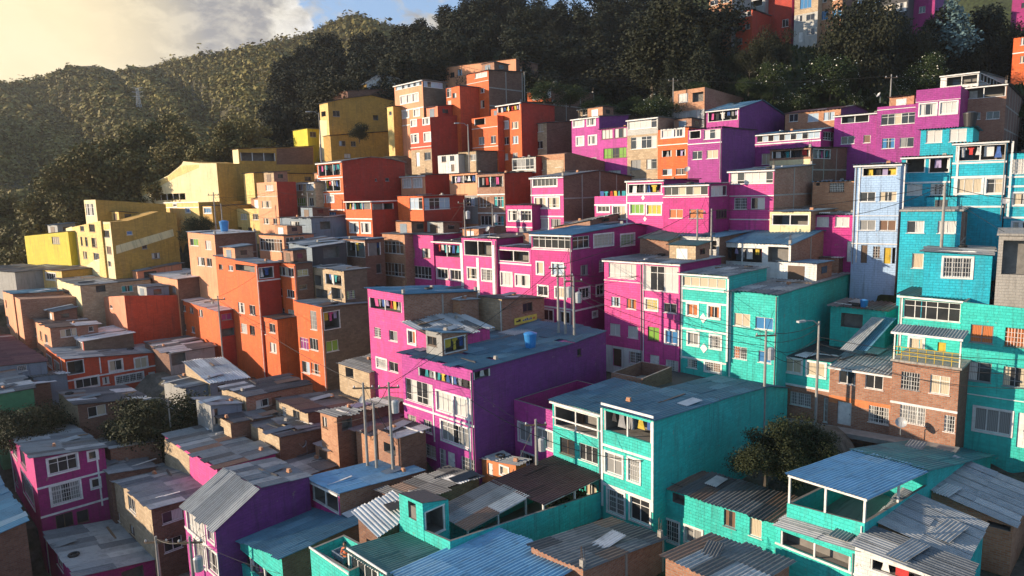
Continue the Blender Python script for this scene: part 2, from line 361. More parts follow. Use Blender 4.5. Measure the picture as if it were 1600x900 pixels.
    for x0, x1 in zip(xs, xs[1:]):
        for y0, y1 in zip(ys, ys[1:]):
            if para: continue
            mb.face([(x0, y0, hf(x0, y0)-dn), (x1, y0, hf(x1, y0)-dn), (x1, y1, hf(x1, y1)-dn), (x0, y1, hf(x0, y1)-dn)], 1)
    if para:      # open flat roof behind a parapet: inner faces, coping and floor
        w = .16; ia, ib, ic, id_ = (-wL+w, w), (-w, w), (-w, wR-w), (-wL+w, wR-w); zf = hf(0, 0)-para
        oc = [(-wL, 0), (0, 0), (0, wR), (-wL, wR)]; ii = [ia, ib, ic, id_]
        zf = min(hf(*p) for p in ii)-para
        for k in range(4):
            p, q, r, s = ii[k], ii[(k+1) % 4], oc[k], oc[(k+1) % 4]
            mb.face([(q[0], q[1], zf), (p[0], p[1], zf), (p[0], p[1], hf(*p)), (q[0], q[1], hf(*q))], 1)
            mb.face([(r[0], r[1], hf(*r)), (s[0], s[1], hf(*s)), (q[0], q[1], hf(*q)), (p[0], p[1], hf(*p))], 2)
        hd['floor'] = zf
        fl = MB(); fl.box(-wL+w+.003, w+.003, zf-.12, -w-.003, wR-w-.003, zf+.01); fl.build('roof', 'concrete' if roof in 'fcnk' else 'roof_'+roof, root)
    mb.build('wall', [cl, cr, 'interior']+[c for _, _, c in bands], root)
    # roof
    if not para and roof != 'n':
        if roof == 'f':
            rb = MB(); o = .12
            rb.obox((-wL-o, -o, hc+.0), (wL+2*o, 0, hf(o, 0)-hf(-wL-o, 0)), (0, wR+2*o, 0), (0, 0, .14)); rb.build('roof', 'concrete', root)
        elif roof == 'k':
            rb = MB(); o = .02
            for x0, x1 in zip(xs, xs[1:]):
                for y0, y1 in zip(ys, ys[1:]): rb.face([(x0, y0, hf(x0, y0)+.03), (x1, y0, hf(x1, y0)+.03), (x1, y1, hf(x1, y1)+.03), (x0, y1, hf(x0, y1)+.03)], 0)
            rb.build('roof', 'dark', root)
        else:
            rb = MB(); per = .23 if dist < 50 else (.30 if dist < 68 else .42); sxl = abs(lpts[-1][1])/wL; syl = max(abs(z) for _, z in rpts)/wR
            al = run if run is not None else not (sxl > syl+.02)
            for i, (x0, x1) in enumerate(zip(xs, xs[1:])):
                for j, (y0, y1) in enumerate(zip(ys, ys[1:])):
                    sheets(rb, hf, x0-(ov if i == 0 else 0), x1+(ov if i == len(xs)-2 else 0), y0-(ov if j == 0 else 0), y1+(ov if j == len(ys)-2 else 0), al, per, uo, rag)
            rb.build('roof', 'roof_'+roof, root)
    if eave:
        for f_ in eave:
            eb = MB()
            if f_ == 'L': eb.obox((-wL-.1, -.22, hf(-wL, 0)-.14), (wL+.2, 0, hf(0, 0)-hf(-wL, 0)), (0, .2, 0), (0, 0, .13))
            else: eb.obox((.02, -.1, hc-.14), (.2, 0, 0), (0, wR, rpts[-1][1]), (0, 0, .13))
            eb.build('eave_board', 'trim', root)
    # openings' fittings
    for face in 'LR':
        for (s0, s1, z0, z1, st) in ops[face]:
            fit(root, hd, face, fm, s0, s1, z0, z1, st, cl if face == 'L' else cr)
    for e in S:                      # painted strips and diamonds
        tp, px, py = e[0], e[1], e[2]; face = tp[0]; s, z = sz(face, px, py); lo, hi = lims[face]; sb = MB(); w = e[3] if len(e) > 3 else .15
        if len(tp) == 1:
            for (a0, a1) in [(lo-.02, hi+.02)]: sb.obox(fm(face, a0, z-w/2, 0), Vector(fm(face, a1, 0))-Vector(fm(face, a0, 0)), fm(face, 0, 0, -.05), (0, 0, w))
            sb.build('trim_strip', 'trim', root)
        elif tp[1] == 'V':
            z1 = sz(face, px, e[4])[1] if len(e) > 4 else hf(s if face == 'L' else 0, 0 if face == 'L' else s)-.05
            sb.obox(fm(face, s-w/2, z, 0), Vector(fm(face, w, 0)), fm(face, 0, 0, -.045), (0, 0, max(.3, z1-z))); sb.build('trim_strip', 'trim', root)
        else:
            r = w; pts = [(s-r*.8, z), (s, z-r), (s+r*.8, z), (s, z+r)]
            sb.face([fm(face, p, q, -.04) for p, q in pts])
            for k in range(4): p, q = pts[k], pts[(k+1) % 4]; sb.face([fm(face, *p, .0), fm(face, *q, .0), fm(face, *q, -.04), fm(face, *p, -.04)])
            sb.build('painted_diamond', 'trim', root)
    for e in P:                      # areas of another paint, a thin coat of render on the wall
        face, c, pts = e; sb = MB(); q = [sz(face, *p) for p in pts]
        sb.face([fm(face, s, z, -.015) for s, z in q])
        for k in range(len(q)): p0, p1 = q[k], q[(k+1) % len(q)]; sb.face([fm(face, *p0, .0), fm(face, *p1, .0), fm(face, *p1, -.015), fm(face, *p0, -.015)])
        sb.build('painted_panel', c, root)
    if cols:                         # exposed concrete frame in brick walls
        n = max(1, round(wR/3.6))
        for k in range(1, n+1):
            y = wR*k/(n+.0)-.16 if k == n else wR*k/n-.1
            cb = MB(); cb.box(.002, y, -1, .03, y+.18, hf(0, y)-.06); cb.build('concrete_column', 'concrete', root)
        z = hc-2.5
        while z > .5:
            cb = MB(); cb.box(.004, .05, z, .024, wR-.05, z+.16); cb.build('concrete_beam', 'concrete', root); z -= 2.6
        for k in (0, n):
            x_, y_ = -.02, wR*k/n; y_ = min(max(y_, .02), wR-.24); sb = MB(); sb.box(-.24, y_, hf(0, y_)-.3, x_, y_+.22, hf(0, y_)+.42)
            for i_ in (0, 1):
                for j_ in (0, 1): q_ = Vector((-.19+.13*i_, y_+.05+.12*j_, hf(0, y_)+.3)); sb.tube([q_, q_+Vector((rnd.uniform(-.05, .05), rnd.uniform(-.05, .05), rnd.uniform(.5, .9)))], .012, 4, 1)
            sb.build('column_stub', ['concrete', 'brownframe'], root)
    if pav:
        x0, x1, y0, y1, p0, rm, p1 = pav; x0, x1, y0, y1 = x0*wL, x1*wL, y0*wR, y1*wR
        q0 = C+v*y0; q1 = C+v*y1; z = zat(q0.x, q0.y, p0)-zb; sl = (zat(q1.x, q1.y, p1)-zb-z)/(y1-y0)
        pf = lambda x, y: z+sl*(y-y0)
        pb = MB(); sheets(pb, pf, x0-.2, x1+.2, y0-.2, y1+.2, True, .19, uo, .03); kids = pb.build('canopy', 'roof_'+rm, root)
        zl = hd.get('floor', hc)
        for (x, y) in ((x0, y0), (x1, y0), (x0, y1), (x1, y1), ((x0+x1)/2, y0), (x1, (y0+y1)/2)):
            qb = MB(); qb.box(x-.05, y-.05, zl, x+.05, y+.05, pf(x, y)+.02); qb.build('post', 'frame', kids)
        for f_, t_ in (((x0-.1, y0-.06), (x1+.1, y0+.06)), ((x1-.06, y0+.08), (x1+.06, y1))):
            qb = MB(); qb.obox((f_[0], f_[1], pf(0, f_[1])-.1), (t_[0]-f_[0], 0, 0), (0, t_[1]-f_[1], sl*(t_[1]-f_[1])), (0, 0, .11)); qb.build('beam', 'frame', kids)
    if dist < 80 and rnd.random() < .5 and hc > 3.5:
        pb = MB(); x = -wL+.12 if rnd.random() < .5 else -.12; pb.tube([(x, -.05, .0), (x, -.05, hf(x, 0)-.15)], .04, 5); pb.build('downpipe', rnd.choice(['pole', 'metal', 'trim']), root)
    return hd
WMESH = {}
def fit(root, hd, face, fm, s0, s1, z0, z1, st, wallc):
    w, h = s1-s0, z1-z0; k = st[0]
    def bx(mb, a0, a1, b0, b1, d0, d1, m=0): mb.obox(fm(face, a0, b0, d1), fm(face, a1-a0, 0, 0), fm(face, 0, 0, d0-d1), (0, 0, b1-b0), m)
    if k in 'wWnGg':
        win = MB(); fwid = .05 if k != 'W' else .06; fr = 'frame' if k in 'WwGg' else rnd.choice(['brownframe', 'metal', 'frame'])
        d0, d1 = .06, .12
        bx(win, s0, s1, z0, z0+fwid, d0, d1); bx(win, s0, s1, z1-fwid, z1, d0, d1); bx(win, s0, s0+fwid, z0+fwid, z1-fwid, d0, d1); bx(win, s1-fwid, s1, z0+fwid, z1-fwid, d0, d1)
        nm = max(1, round(w/(.62 if k != 'G' else .75)))
        for i in range(1, nm): x = s0+w*i/nm; bx(win, x-.025, x+.025, z0+fwid, z1-fwid, d0+.01, d1-.005)
        if (h > 1.15 and rnd.random() < .6) or k == 'G' and h > 1.0: zz = z0+h*rnd.choice([.68, .72, .3]); bx(win, s0+fwid, s1-fwid, zz-.02, zz+.02, d0+.02, d1-.01)
        bx(win, s0-.06, s1+.06, z0-.05, z0-.004, -.06, .05)
        o = win.build('window', fr, root)
        if k == 'W':
            sb = MB(); t = min(.13, .12*max(w, h)+.03)
            bx(sb, s0-t, s1+t, z1, z1+t, -.04, 0); bx(sb, s0-t, s1+t, z0-t, z0, -.05, 0); bx(sb, s0-t, s0, z0, z1, -.04, 0); bx(sb, s1, s1+t, z0, z1, -.04, 0)
            sb.build('surround', 'trim', o)
        if k == 'g' or (k in 'wnW' and hd['dist'] < 75 and rnd.random() < .22):
            gb = MB(); n = max(3, round(w/.16))
            for i in range(1, n): x = s0+w*i/n; bx(gb, x-.012, x+.012, z0, z1, -.01, .012)
            for i in (1, 2, 3): zz = z0+h*i/4; bx(gb, s0, s1, zz-.012, zz+.012, .012, .03)
            gb.build('grille', 'frame', o)
        c = CODE[st[1]] if len(st) > 1 else rnd.choice(CURT)
        full = rnd.random(); cp = []
        if c != 'none':
            if len(st) > 1 and full < .6 or full < .35: cp = [(0, 1)]
            elif full < .65: cp = [(0, .42)] if rnd.random() < .5 else [(.5, 1)]
            else: q = rnd.uniform(.25, .42); cp = [(0, q), (1-q*.9, 1)]
        if k == 'G' and len(cp): cp = sorted({(i/nm, (i+1)/nm) for i in range(nm) if rnd.random() < .6})
        segs = []; cur = 0
        for p, q in cp:
            if p > cur+.01: segs.append((cur, p, 0))
            segs.append((p, q, 1)); cur = q
        if cur < .99: segs.append((cur, 1, 0))
        ou = rnd.uniform(0, 9)
        for p, q, t in segs:
            a0, a1 = s0+w*p, s0+w*q; gl = MB(); kx = 2 if t else 1; dq = .102 if t else .10
            gl.face([fm(face, a0, z0, dq), fm(face, a1, z0, dq), fm(face, a1, z1, dq), fm(face, a0, z1, dq)], 0, [(a0*kx+ou, z0), (a1*kx+ou, z0), (a1*kx+ou, z1), (a0*kx+ou, z1)])
            gl.build('curtain' if t else 'pane', 'curtain_'+c if t else 'glass', o)
    elif k in 'dDy':
        db = MB(); bx(db, s0+.02, s1-.02, z0, z1-.02, .08, .13); m = {'d': 'frame', 'D': 'brownframe', 'y': 'yellowdoor'}[k]
        for i in range(2): bx(db, s0+.12, s1-.12, z0+h*(.08+.46*i), z0+h*(.44+.46*i), .065, .08)
        o = db.build('door', m, root); hb = MB(); bx(hb, s1-.14, s1-.10, z0+h*.46, z0+h*.52, .03, .08); hb.build('handle', 'metal', o)
    elif k in 'Tt':
        n = max(1, round(w/2.0))
        for i in range(0, n+1):
            x = min(max(s0+w*i/n, s0+.05), s1-.05); pb = MB(); bx(pb, x-.045, x+.045, z0, z1, .02, .11); pb.build('post', 'frame', root)
        rb = MB(); bx(rb, s0, s1, z0, z0+.06, -.03, .14); bx(rb, s0, s1, z1-.07, z1, -.02, .1); rb.build('rail', 'frame' if rnd.random() < .7 else wallc, root)
        if k == 'T': LAUNDRY.append((root, hd, face, (lambda s, z, dp, face=face: fm(face, s, z, dp)), s0, s1, z0, z1, st))
        if w > 1.6:
            gb = MB(); a0 = s0+w*.12; dp = 1.6 if k == 't' else 1.85
            bx(gb, a0, a0+.8, z0, z0+min(h*.85, 1.9), dp-.03, dp+.06); gb.build('back_door', rnd.choice(['frame', 'brownframe', 'bluegrey']), root)
# ------------------------------------------------------------------ the houses, from the hilltop down to the drone
# --- hilltop, upper right
H('D1', 'brick apartment house at the left end of the hilltop row, partly behind trees', 'brickor', 'grey', 1108, 1144, 1152, -12, 78, 120, L=[('wd', 0, 8, 1110, 1122, 1126, 1140), ('w', 21, 32, 1112, 1124, 1130, 1140), ('wd', 44, 56, 1112, 1124, 1130, 1140)], roof='d')
H('D2', 'red house with a long glazed gallery next to the hilltop brick apartment house', 'red', 'darkred', 1145, 1176, 1204, 15, 80, 119, L=[('Gw', 17, 27, 1147, 1174), ('n', 40, 48, 1150, 1160, 1164, 1172), ('n', 60, 70, 1150, 1160)], roof='c')
H('D2b', 'grey hilltop house with an open roof terrace above the red gallery house', 'grey', 'grey', 1146, 1196, 1206, -14, 30, 124, L=[('t', 1, 12, 1160, 1192)], roof='d')
H('D3', 'dark red hilltop house with a magenta strip beside the cream tower house', 'darkred', 'magenta', 1200, 1238, 1246, -12, 66, 122, L=[('nd', 30, 42, 1222, 1232)], roof='d')
H('D4', 'tall cream and grey hilltop house with a white door', 'stone', 'stone', 1242, 1279, 1290, -16, 67, 118, L=[('nb', -4, 13, 1250, 1268), ('n', 24, 34, 1246, 1254), ('nd', 22, 31, 1260, 1273), ('d', 50, 66, 1247, 1254), ('w', 45, 55, 1260, 1273)], bands=[(17, 70, 'lgrey')], roof='d')
H('D5', 'brick hilltop house with blue windows beside the cream tower house', 'brickor', 'brickdark', 1279, 1317, 1330, -18, 60, 117, L=[('w', -6, 4, 1282, 1292, 1300, 1314), ('wb', 17, 31, 1280, 1294), ('wb', 14, 28, 1300, 1316)], roof='d')
H('D6', 'dark hilltop house with white windows half hidden by a tall tree', 'dark', 'dark', 1376, 1420, 1428, -14, 45, 122, L=[('w', 8, 22, 1378, 1394, 1400, 1416)], roof='d')
H('D7', 'plum hilltop house behind dark trees near the blue cypress', 'plum', 'violet', 1425, 1462, 1474, -14, 50, 122, L=[('nd', 10, 20, 1436, 1446)], roof='d')
H('D8', 'magenta hilltop house at the far right corner of the photo', 'plum', 'plum', 1582, 1640, 1650, -14, 40, 120, L=[('nd', 4, 12, 1596, 1604)], roof='d')
H('D9', 'orange house on the slope at the right edge below the hilltop trees', 'orange', 'darkred', 1584, 1640, 1650, 52, 125, 100, L=[('w', 56, 70, 1595, 1608), ('w', 87, 98, 1594, 1608)], S=[('L', 1590, 83)], roof='d')
H('X1', 'white house with a broken wall standing among the dark ridge trees', 'white', 'lgrey', 700, 728, 748, 62, 92, 160, L=[('nd', 68, 78, 712, 722)], roof='l')
H('X2', 'small white house higher on the wooded ridge', 'white', 'white', 768, 790, 800, 56, 72, 166, L=[('nd', 60, 66, 774, 780)], roof='l')
# --- yellow quarter
H('B2', 'small white house with an open terrace behind the ochre building', 'ochre', 'white', 565, 573, 626, 131, 165, 126, rp=[(592, 117), (626, 122)], R=[('nd', 121, 126, 600, 604), ('nd', 123, 130, 614, 624)], roof='c')
H('B3', 'low brick storey on top of the ochre building', 'brickdark', 'brickdark', 536, 543, 618, 142, 165, 121, yr=138, roof='d')
H('B1', 'large ochre building with a blank side wall on the wood edge', 'yellow', 'ochre', 499, 512, 622, 160, 250, 115, rp=[(540, 154), (581, 149), (622, 159)], R=[('nd', 173, 182, 520, 531), ('h', 180, 188, 583, 591)], L=[('h', 174, 182, 502, 509)], roof='d', P=[('L', 'cream', [(499, 250), (511, 250), (511, 188), (499, 188)])])
H('B1b', 'lower ochre extension with tin roof below the large ochre building', 'ochre', 'ochre', 505, 516, 616, 212, 262, 110, yr=205, R=[('n', 220, 228, 530, 540, 548, 556), ('n', 240, 247, 538, 548)], roof='d')
H('B1c', 'narrow yellow annex with a stair at the right end of the ochre building', 'yellow', 'ochre', 606, 614, 624, 166, 210, 108, L=[('nd', 174, 180, 608, 612)], roof='d')
H('B5', 'tiny lemon yellow house beside a street lamp at the wood edge', 'lemon', 'lemon', 475, 480, 500, 201, 240, 118, R=[('nd', 206, 214, 484, 494)], roof='c')
H('A8', 'stacked yellow house with raw brick top storey and roof terrace', 'cream', 'ochre', 363, 372, 490, 233, 330, 108, yr=229, R=[('t', 238, 252, 376, 430)], roof='d', P=[('R', 'brickdark', [(432, 232), (489, 230), (489, 257), (432, 257)])])
H('A8b', 'low ochre house with a sloping parapet in front of the brick topped yellow house', 'yellow', 'ochre', 380, 396, 491, 270, 330, 102, yr=272, R=[('nd', 276, 282, 476, 486)], roof='d')
H('A5', 'pale cream stepped house climbing above the tall yellow building', 'cream', 'ochre', 204, 338, 345, 255, 325, 104, lp=[(312, 255), (287, 252), (284, 257), (262, 274), (240, 284), (204, 294)], a=38, L=[('nd', 304, 312, 206, 214), ('t', 302, 313, 242, 290)], roof='n', P=[('L', 'yellow', [(205, 296), (240, 286), (240, 297), (216, 310), (205, 312)]), ('L', 'yellow', [(241, 286), (262, 276), (284, 259), (311, 257), (311, 262), (275, 277), (241, 296)])], wr=7)
H('A6', 'low yellow strip house with white trim below the cream stepped house', 'yellow', 'ochre', 256, 310, 318, 316, 365, 100, a=42, L=[('Wd', 319, 322.5, 271, 276), ('Wb', 325, 332, 290, 297)], S=[('L', 300, 316), ('L', 300, 324)], roof='n')
H('A6b', 'tiny yellow house with one white framed window beside the bush', 'ochre', 'ochre', 308, 331, 338, 322, 350, 98, a=42, L=[('Wb', 325, 333, 319, 330)], roof='d', ov=.1)
H('A7', 'yellow house with a row of three windows below the brick topped house', 'yellow', 'ochre', 352, 410, 420, 326, 380, 96, a=42, L=[('w', 334, 343, 360, 369, 376, 386, 395, 404), ('hd', 355, 366, 366, 378, 388, 394)], roof='n')
H('A1a', 'tall ochre tower house with a glazed corner at its top', 'cream', 'ochre', 131, 149, 258, 312, 440, 96, yr=319, L=[('Gw', 318, 337, 134, 147)], roof='n')
H('A2', 'bright lemon yellow house at the wood edge, left of the tall yellow building', 'lemon', 'lemon', 37, 106, 112, 362, 440, 100, yl=369, a=32, L=[('n', 370, 381, 81, 93)], roof='c', wr=8, ov=.05)
H('A1b', 'tall yellow and cream building with many small windows', 'yellow', 'ochre', 102, 157, 174, 345, 440, 92, yl=357, a=42, L=[('n', 349, 361, 125, 131, 139, 148), ('n', 370, 384, 126, 129, 133, 137, 143, 151), ('n', 393, 404, 130, 136, 146, 155), ('n', 416, 421, 128, 134, 148, 154)], P=[('L', 'cream', [(103, 357), (112, 354), (117, 372), (108, 396), (104, 380)]), ('L', 'cream', [(114, 440), (114, 430), (145, 408), (156, 404), (156, 440)])], roof='n')
H('A1c', 'yellow building with a slanting cream band painted on its side', 'cream', 'ochre', 155, 172, 276, 347, 440, 90, rp=[(200, 345), (250, 330), (276, 333)], L=[('n', 360, 371, 162, 171), ('n', 385, 397, 167, 174), ('n', 408, 417, 169, 174)], R=[('h', 336, 347, 176, 200), ('nb', 361, 367, 198, 207), ('nd', 382, 389, 222, 230), ('n', 395, 404, 237, 250)], P=[('R', 'cream', [(181, 384), (270, 358), (272, 369), (182, 397)]), ('L', 'yellow', [(155, 352), (171, 349), (171, 358), (155, 360)])], roof='n')
H('A3', 'low yellow house with white framed windows at the bottom of the wood', 'yellow', 'ochre', 24, 96, 104, 424, 465, 93, a=32, L=[('Wb', 428, 440, 35, 55), ('Wd', 427, 437, 72, 87)], roof='d', wr=6)
H('A4', 'grey block walled shed at the left edge below the wood', 'grey', 'grey', -40, 23, 30, 426, 465, 93, a=32, roof='d', wr=6)
# --- red quarter, top
H('B6', 'long salmon building with a slanting roofline below the ridge wood', 'peach', 'brickdark', 686, 806, 812, 92, 150, 126, a=36, L=[('nd', 113, 121, 704, 710), ('n', 108, 118, 715, 722), ('nd', 102, 111, 772, 782)], roof='c', yl=107, wr=7)
H('B4', 'peach house with a white glazed top floor and stone side wall', 'peach', 'stonedark', 616, 660, 697, 125, 240, 105, L=[('Gs', 126, 137, 618, 659), ('Ww', 150, 162, 626, 634, 636, 643, 645, 654), ('Ww', 174, 184, 629, 639, 647, 656)], R=[('Gs', 127, 137, 662, 692), ('wd', 172, 178, 680, 688)], roof='c', eave='L', S=[('L', 640, 171), ('L', 640, 195)])
H('B7', 'tallest red house with brick side wall below the salmon building', 'orange', 'brickdark', 729, 763, 816, 110, 262, 104, yr=113, L=[('Gw', 111, 121, 742, 761), ('w', 139, 152, 733, 744), ('w', 138, 145, 751, 757), ('w', 159, 171, 735, 744, 751, 757), ('w', 185, 195, 736, 744)], roof='d', S=[('L', 740, 130, .06)], cols=1)
H('B8', 'slim red house with a slanted blue roof left of the tallest red house', 'orange', 'red', 696, 718, 732, 134, 200, 103, L=[('w', 136, 152, 698, 705), ('w', 157, 170, 699, 705), ('n', 145, 153, 707, 713)], roof='b')
H('B9', 'deep red house with a blank side wall and four white windows', 'red', 'darkred', 640, 672, 733, 183, 270, 100, yr=179, L=[('Ww', 186, 197, 642, 651, 661, 671), ('Ww', 210, 223, 643, 654, 663, 674), ('d', 238, 260, 650, 656), ('n', 238, 250, 663, 673)], bands=[(232, 280, 'stone')], roof='n', S=[('L', 655, 230, .1)])
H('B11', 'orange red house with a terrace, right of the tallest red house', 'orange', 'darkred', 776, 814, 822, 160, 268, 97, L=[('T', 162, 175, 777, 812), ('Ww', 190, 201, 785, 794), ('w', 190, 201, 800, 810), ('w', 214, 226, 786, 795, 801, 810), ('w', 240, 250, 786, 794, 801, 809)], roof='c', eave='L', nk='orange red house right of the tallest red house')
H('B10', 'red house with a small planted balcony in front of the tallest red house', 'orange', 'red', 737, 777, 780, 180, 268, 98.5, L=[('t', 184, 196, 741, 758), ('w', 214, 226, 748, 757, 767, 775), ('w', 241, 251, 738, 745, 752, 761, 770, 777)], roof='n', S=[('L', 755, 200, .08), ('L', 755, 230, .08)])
H('B12', 'tiny white house with two windows and a stair rail', 'white', 'lgrey', 684, 716, 720, 241, 272, 97, L=[('nd', 244, 253, 690, 697, 703, 710), ('Dd', 257, 268, 705, 710)], roof='d', a=42)
H('B13', 'small stone house between the tiny white house and the red row', 'stone', 'stonedark', 716, 745, 748, 236, 272, 96, L=[('w', 241, 251, 735, 744)], roof='d')
H('C2', 'blank brick house between the orange terraces and the stone house', 'brickdark', 'brickdark', 806, 814, 866, 160, 205, 106, yr=160, roof='d', cols=1)
H('C1', 'orange house with brick gable side at the top of the brick row', 'orange', 'brickdark', 824, 861, 928, 139, 200, 112, rp=[(875, 137), (900, 140), (928, 147)], L=[('Ww', 143, 155, 833, 847), ('Ww', 141, 152, 852, 860)], roof='c', cols=1)
H('C3', 'stone fronted house with brick side beside the magenta terrace row', 'stone', 'brickdark', 815, 854, 895, 192, 270, 98, yr=190, L=[('w', 194, 208, 822, 832, 838, 849), ('w', 222, 234, 820, 831, 838, 848)], roof='c')
# --- magenta row, top
H('C10', 'low stone cottage with grey block side on the slope below the trees', 'stone', 'stonedark', 903, 944, 1009, 166, 200, 101, L=[('w', 170, 180, 910, 920, 928, 936)], roof='c', eave='L')
H('C4', 'magenta house with two big white windows at the left of the top row', 'orchid', 'violet', 893, 936, 982, 182, 272, 92, yr=180, L=[('Ww', 185, 198, 896, 912, 918, 930), ('Ww', 214, 227, 901, 912, 920, 932), ('w', 246, 254, 920, 932)], roof='c', eave='L')
H('C5', 'magenta house with green curtains in the top row', 'orchid', 'violet', 936, 981, 984, 198, 278, after='C4', off=.5, L=[('nw', 202, 217, 940, 957, 960, 979), ('ng', 231, 247, 943, 979), ('n', 266, 272, 950, 970)], roof='c')
H('C6', 'pale stone house with a glazed top floor in the top magenta row', 'stone', 'brick', 980, 1028, 1053, 183, 280, after='C4', off=.9, L=[('Gw', 184, 201, 982, 1026), ('Gw', 213, 232, 986, 1026), ('n', 250, 265, 986, 1001, 1010, 1026)], bands=[(182, 208, 'lgrey')], roof='c', eave='L')
H('C7', 'bright orange house standing in the top magenta row', 'orange', 'red', 1028, 1076, 1080, 199, 280, after='C4', off=1.2, L=[('Ww', 203, 215, 1034, 1050, 1053, 1069), ('Tw', 234, 246, 1034, 1049, 1056, 1071), ('w', 264, 274, 1035, 1050, 1056, 1072)], roof='c', S=[('L', 1050, 226, .1)], nk='bright orange house in the magenta row')
H('C8b', 'purple top storey with blue roof and an open laundry terrace', 'orchid', 'violet', 1104, 1155, 1226, 169, 262, 91, rp=[(1190, 157), (1226, 181)], L=[('T', 172, 189, 1106, 1153)], roof='b', eave='L', nk='purple top storey with blue roof')
H('C8', 'magenta and violet house with a blank violet side wall, in the top row', 'mauve', 'violet', 1075, 1128, 1180, 199, 280, after='C4', off=1.6, L=[('t', 203, 217, 1077, 1095), ('Gw', 202, 217, 1100, 1126), ('w', 236, 249, 1082, 1097, 1104, 1122)], roof='d', S=[('L', 1100, 224, .1)])
H('C9', 'unfinished brick house with an open window hole above the magenta row', 'brickor', 'brick', 1052, 1101, 1162, 136, 215, 101, rp=[(1162, 153)], L=[('ww', 146, 160, 1060, 1075), ('h', 144, 159, 1082, 1099), ('ww', 175, 192, 1061, 1077, 1088, 1099)], bands=[(170, 220, 'lgrey')], roof='n')
H('D14', 'low brick house with three windows below the flowering shrubs', 'brickor', 'violet', 1227, 1314, 1362, 170, 205, 92, rp=[(1335, 165), (1362, 176)], L=[('w', 178, 190, 1233, 1247), ('ws', 177, 190, 1262, 1279), ('ws', 175, 188, 1287, 1304)], roof='m')
H('D18', 'magenta house with a blue roof and a long white glazed gallery', 'mauve', 'plum', 1180, 1283, 1306, 203, 300, 85, yr=199, L=[('Gs', 206, 219, 1183, 1281), ('w', 240, 257, 1190, 1204, 1225, 1240)], R=[('Gd', 206, 219, 1286, 1303)], roof='b', S=[('L', 1240, 222)], eave='L')
H('D13', 'purple house with a small open terrace in the upper right row', 'mauve', 'plum', 1304, 1372, 1376, 176, 262, 83.5, a=40, L=[('t', 178, 192, 1314, 1358), ('w', 213, 225, 1314, 1335, 1349, 1360)], roof='c', eave='L')
H('D12', 'purple house with a long brown curtained window band', 'mauve', 'plum', 1371, 1433, 1436, 162, 262, after='D13', off=.3, a=40, L=[('Gc', 177, 194, 1377, 1430), ('wb', 216, 232, 1378, 1398), ('w', 215, 230, 1406, 1428)], roof='n', S=[('L', 1400, 170, .08)])
H('D11', 'tall purple house with a blank top storey in the upper right row', 'mauve', 'plum', 1432, 1502, 1508, 134, 240, after='D13', off=.6, a=40, L=[('Ww', 162, 180, 1437, 1463, 1469, 1495)], roof='n', S=[('L', 1465, 157, .05)])
H('D10', 'grey steel roofed terrace room on top of the tall purple house', 'white', 'grey', 1470, 1530, 1572, 112, 150, 88, rp=[(1550, 118), (1572, 124)], L=[('t', 118, 133, 1478, 1528)], R=[('t', 120, 134, 1532, 1568)], roof='c', eave='L')
H('D15', 'brick house with a wide shaded top terrace at the upper right', 'brick', 'brickdark', 1501, 1574, 1640, 131, 235, 80, a=40, L=[('t', 134, 153, 1504, 1572), ('w', 176, 187, 1514, 1532), ('w', 174, 186, 1541, 1562)], R=[('t', 132, 150, 1578, 1620)], roof='d', eave='L', cols=1)
# --- red quarter, middle
H('H3', 'salmon house with dark red side above the shacks', 'peach', 'darkred', 401, 432, 462, 284, 370, 92, L=[('w', 289, 298, 415, 427), ('w', 314, 325, 409, 424), ('w', 341, 350, 412, 421, 427, 433)], roof='n', S=[('L', 416, 307, .05)])
H('H2', 'narrow cream house with blue and green windows beside the dark red house', 'stone', 'stone', 459, 492, 496, 285, 345, 93, L=[('ws', 287, 298, 462, 473, 478, 490), ('wg', 309, 322, 464, 477), ('w', 309, 322, 483, 490)], roof='c', eave='L')
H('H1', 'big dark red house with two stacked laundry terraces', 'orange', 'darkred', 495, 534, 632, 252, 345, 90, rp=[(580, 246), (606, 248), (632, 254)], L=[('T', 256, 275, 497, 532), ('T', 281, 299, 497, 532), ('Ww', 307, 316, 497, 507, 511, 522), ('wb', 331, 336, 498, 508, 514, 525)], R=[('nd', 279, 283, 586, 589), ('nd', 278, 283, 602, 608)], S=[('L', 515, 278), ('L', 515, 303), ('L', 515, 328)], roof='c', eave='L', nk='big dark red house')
H('H4', 'low salmon house with two white windows and dark red side', 'peach', 'darkred', 626, 664, 704, 274, 325, 92, yr=272, L=[('Ww', 280, 293, 630, 642, 646, 659)], roof='d', eave='L')
H('H7', 'peach house with a roof terrace and patched tin roof', 'peach', 'salmon', 702, 746, 752, 270, 345, 88, L=[('T', 273, 287, 705, 744), ('n', 308, 322, 728, 742)], bands=[(305, 350, 'grey')], roof='p', nk='peach house with a patched tin roof')
H('H8', 'brick and white striped house with teal curtains beside the dark red wall', 'brick', 'darkred', 745, 788, 832, 271, 372, 84, yr=269, L=[('T', 275, 293, 747, 786), ('w', 307, 324, 749, 765), ('wt', 307, 324, 772, 787), ('w', 337, 352, 751, 768), ('wt', 337, 352, 772, 787)], S=[('L', 766, 304), ('L', 766, 333)], roof='c', nk='brick house with teal curtains')
H('H9b', 'cream brick house with a grey glazed balcony', 'lgrey', 'darkred', 800, 837, 842, 245, 300, 87, L=[('Gk', 248, 265, 801, 834)], roof='d', bands=[(270, 300, 'darkred')])
H('H9', 'raw brick house with a stone panel and two tiny windows', 'brickor', 'brickdark', 838, 882, 945, 240, 290, 85, rp=[(890, 238), (945, 252)], L=[('w', 253, 266, 841, 849), ('w', 255, 261, 868, 878)], roof='n', P=[('L', 'stone', [(848, 250), (881, 250), (881, 272), (848, 272)])])
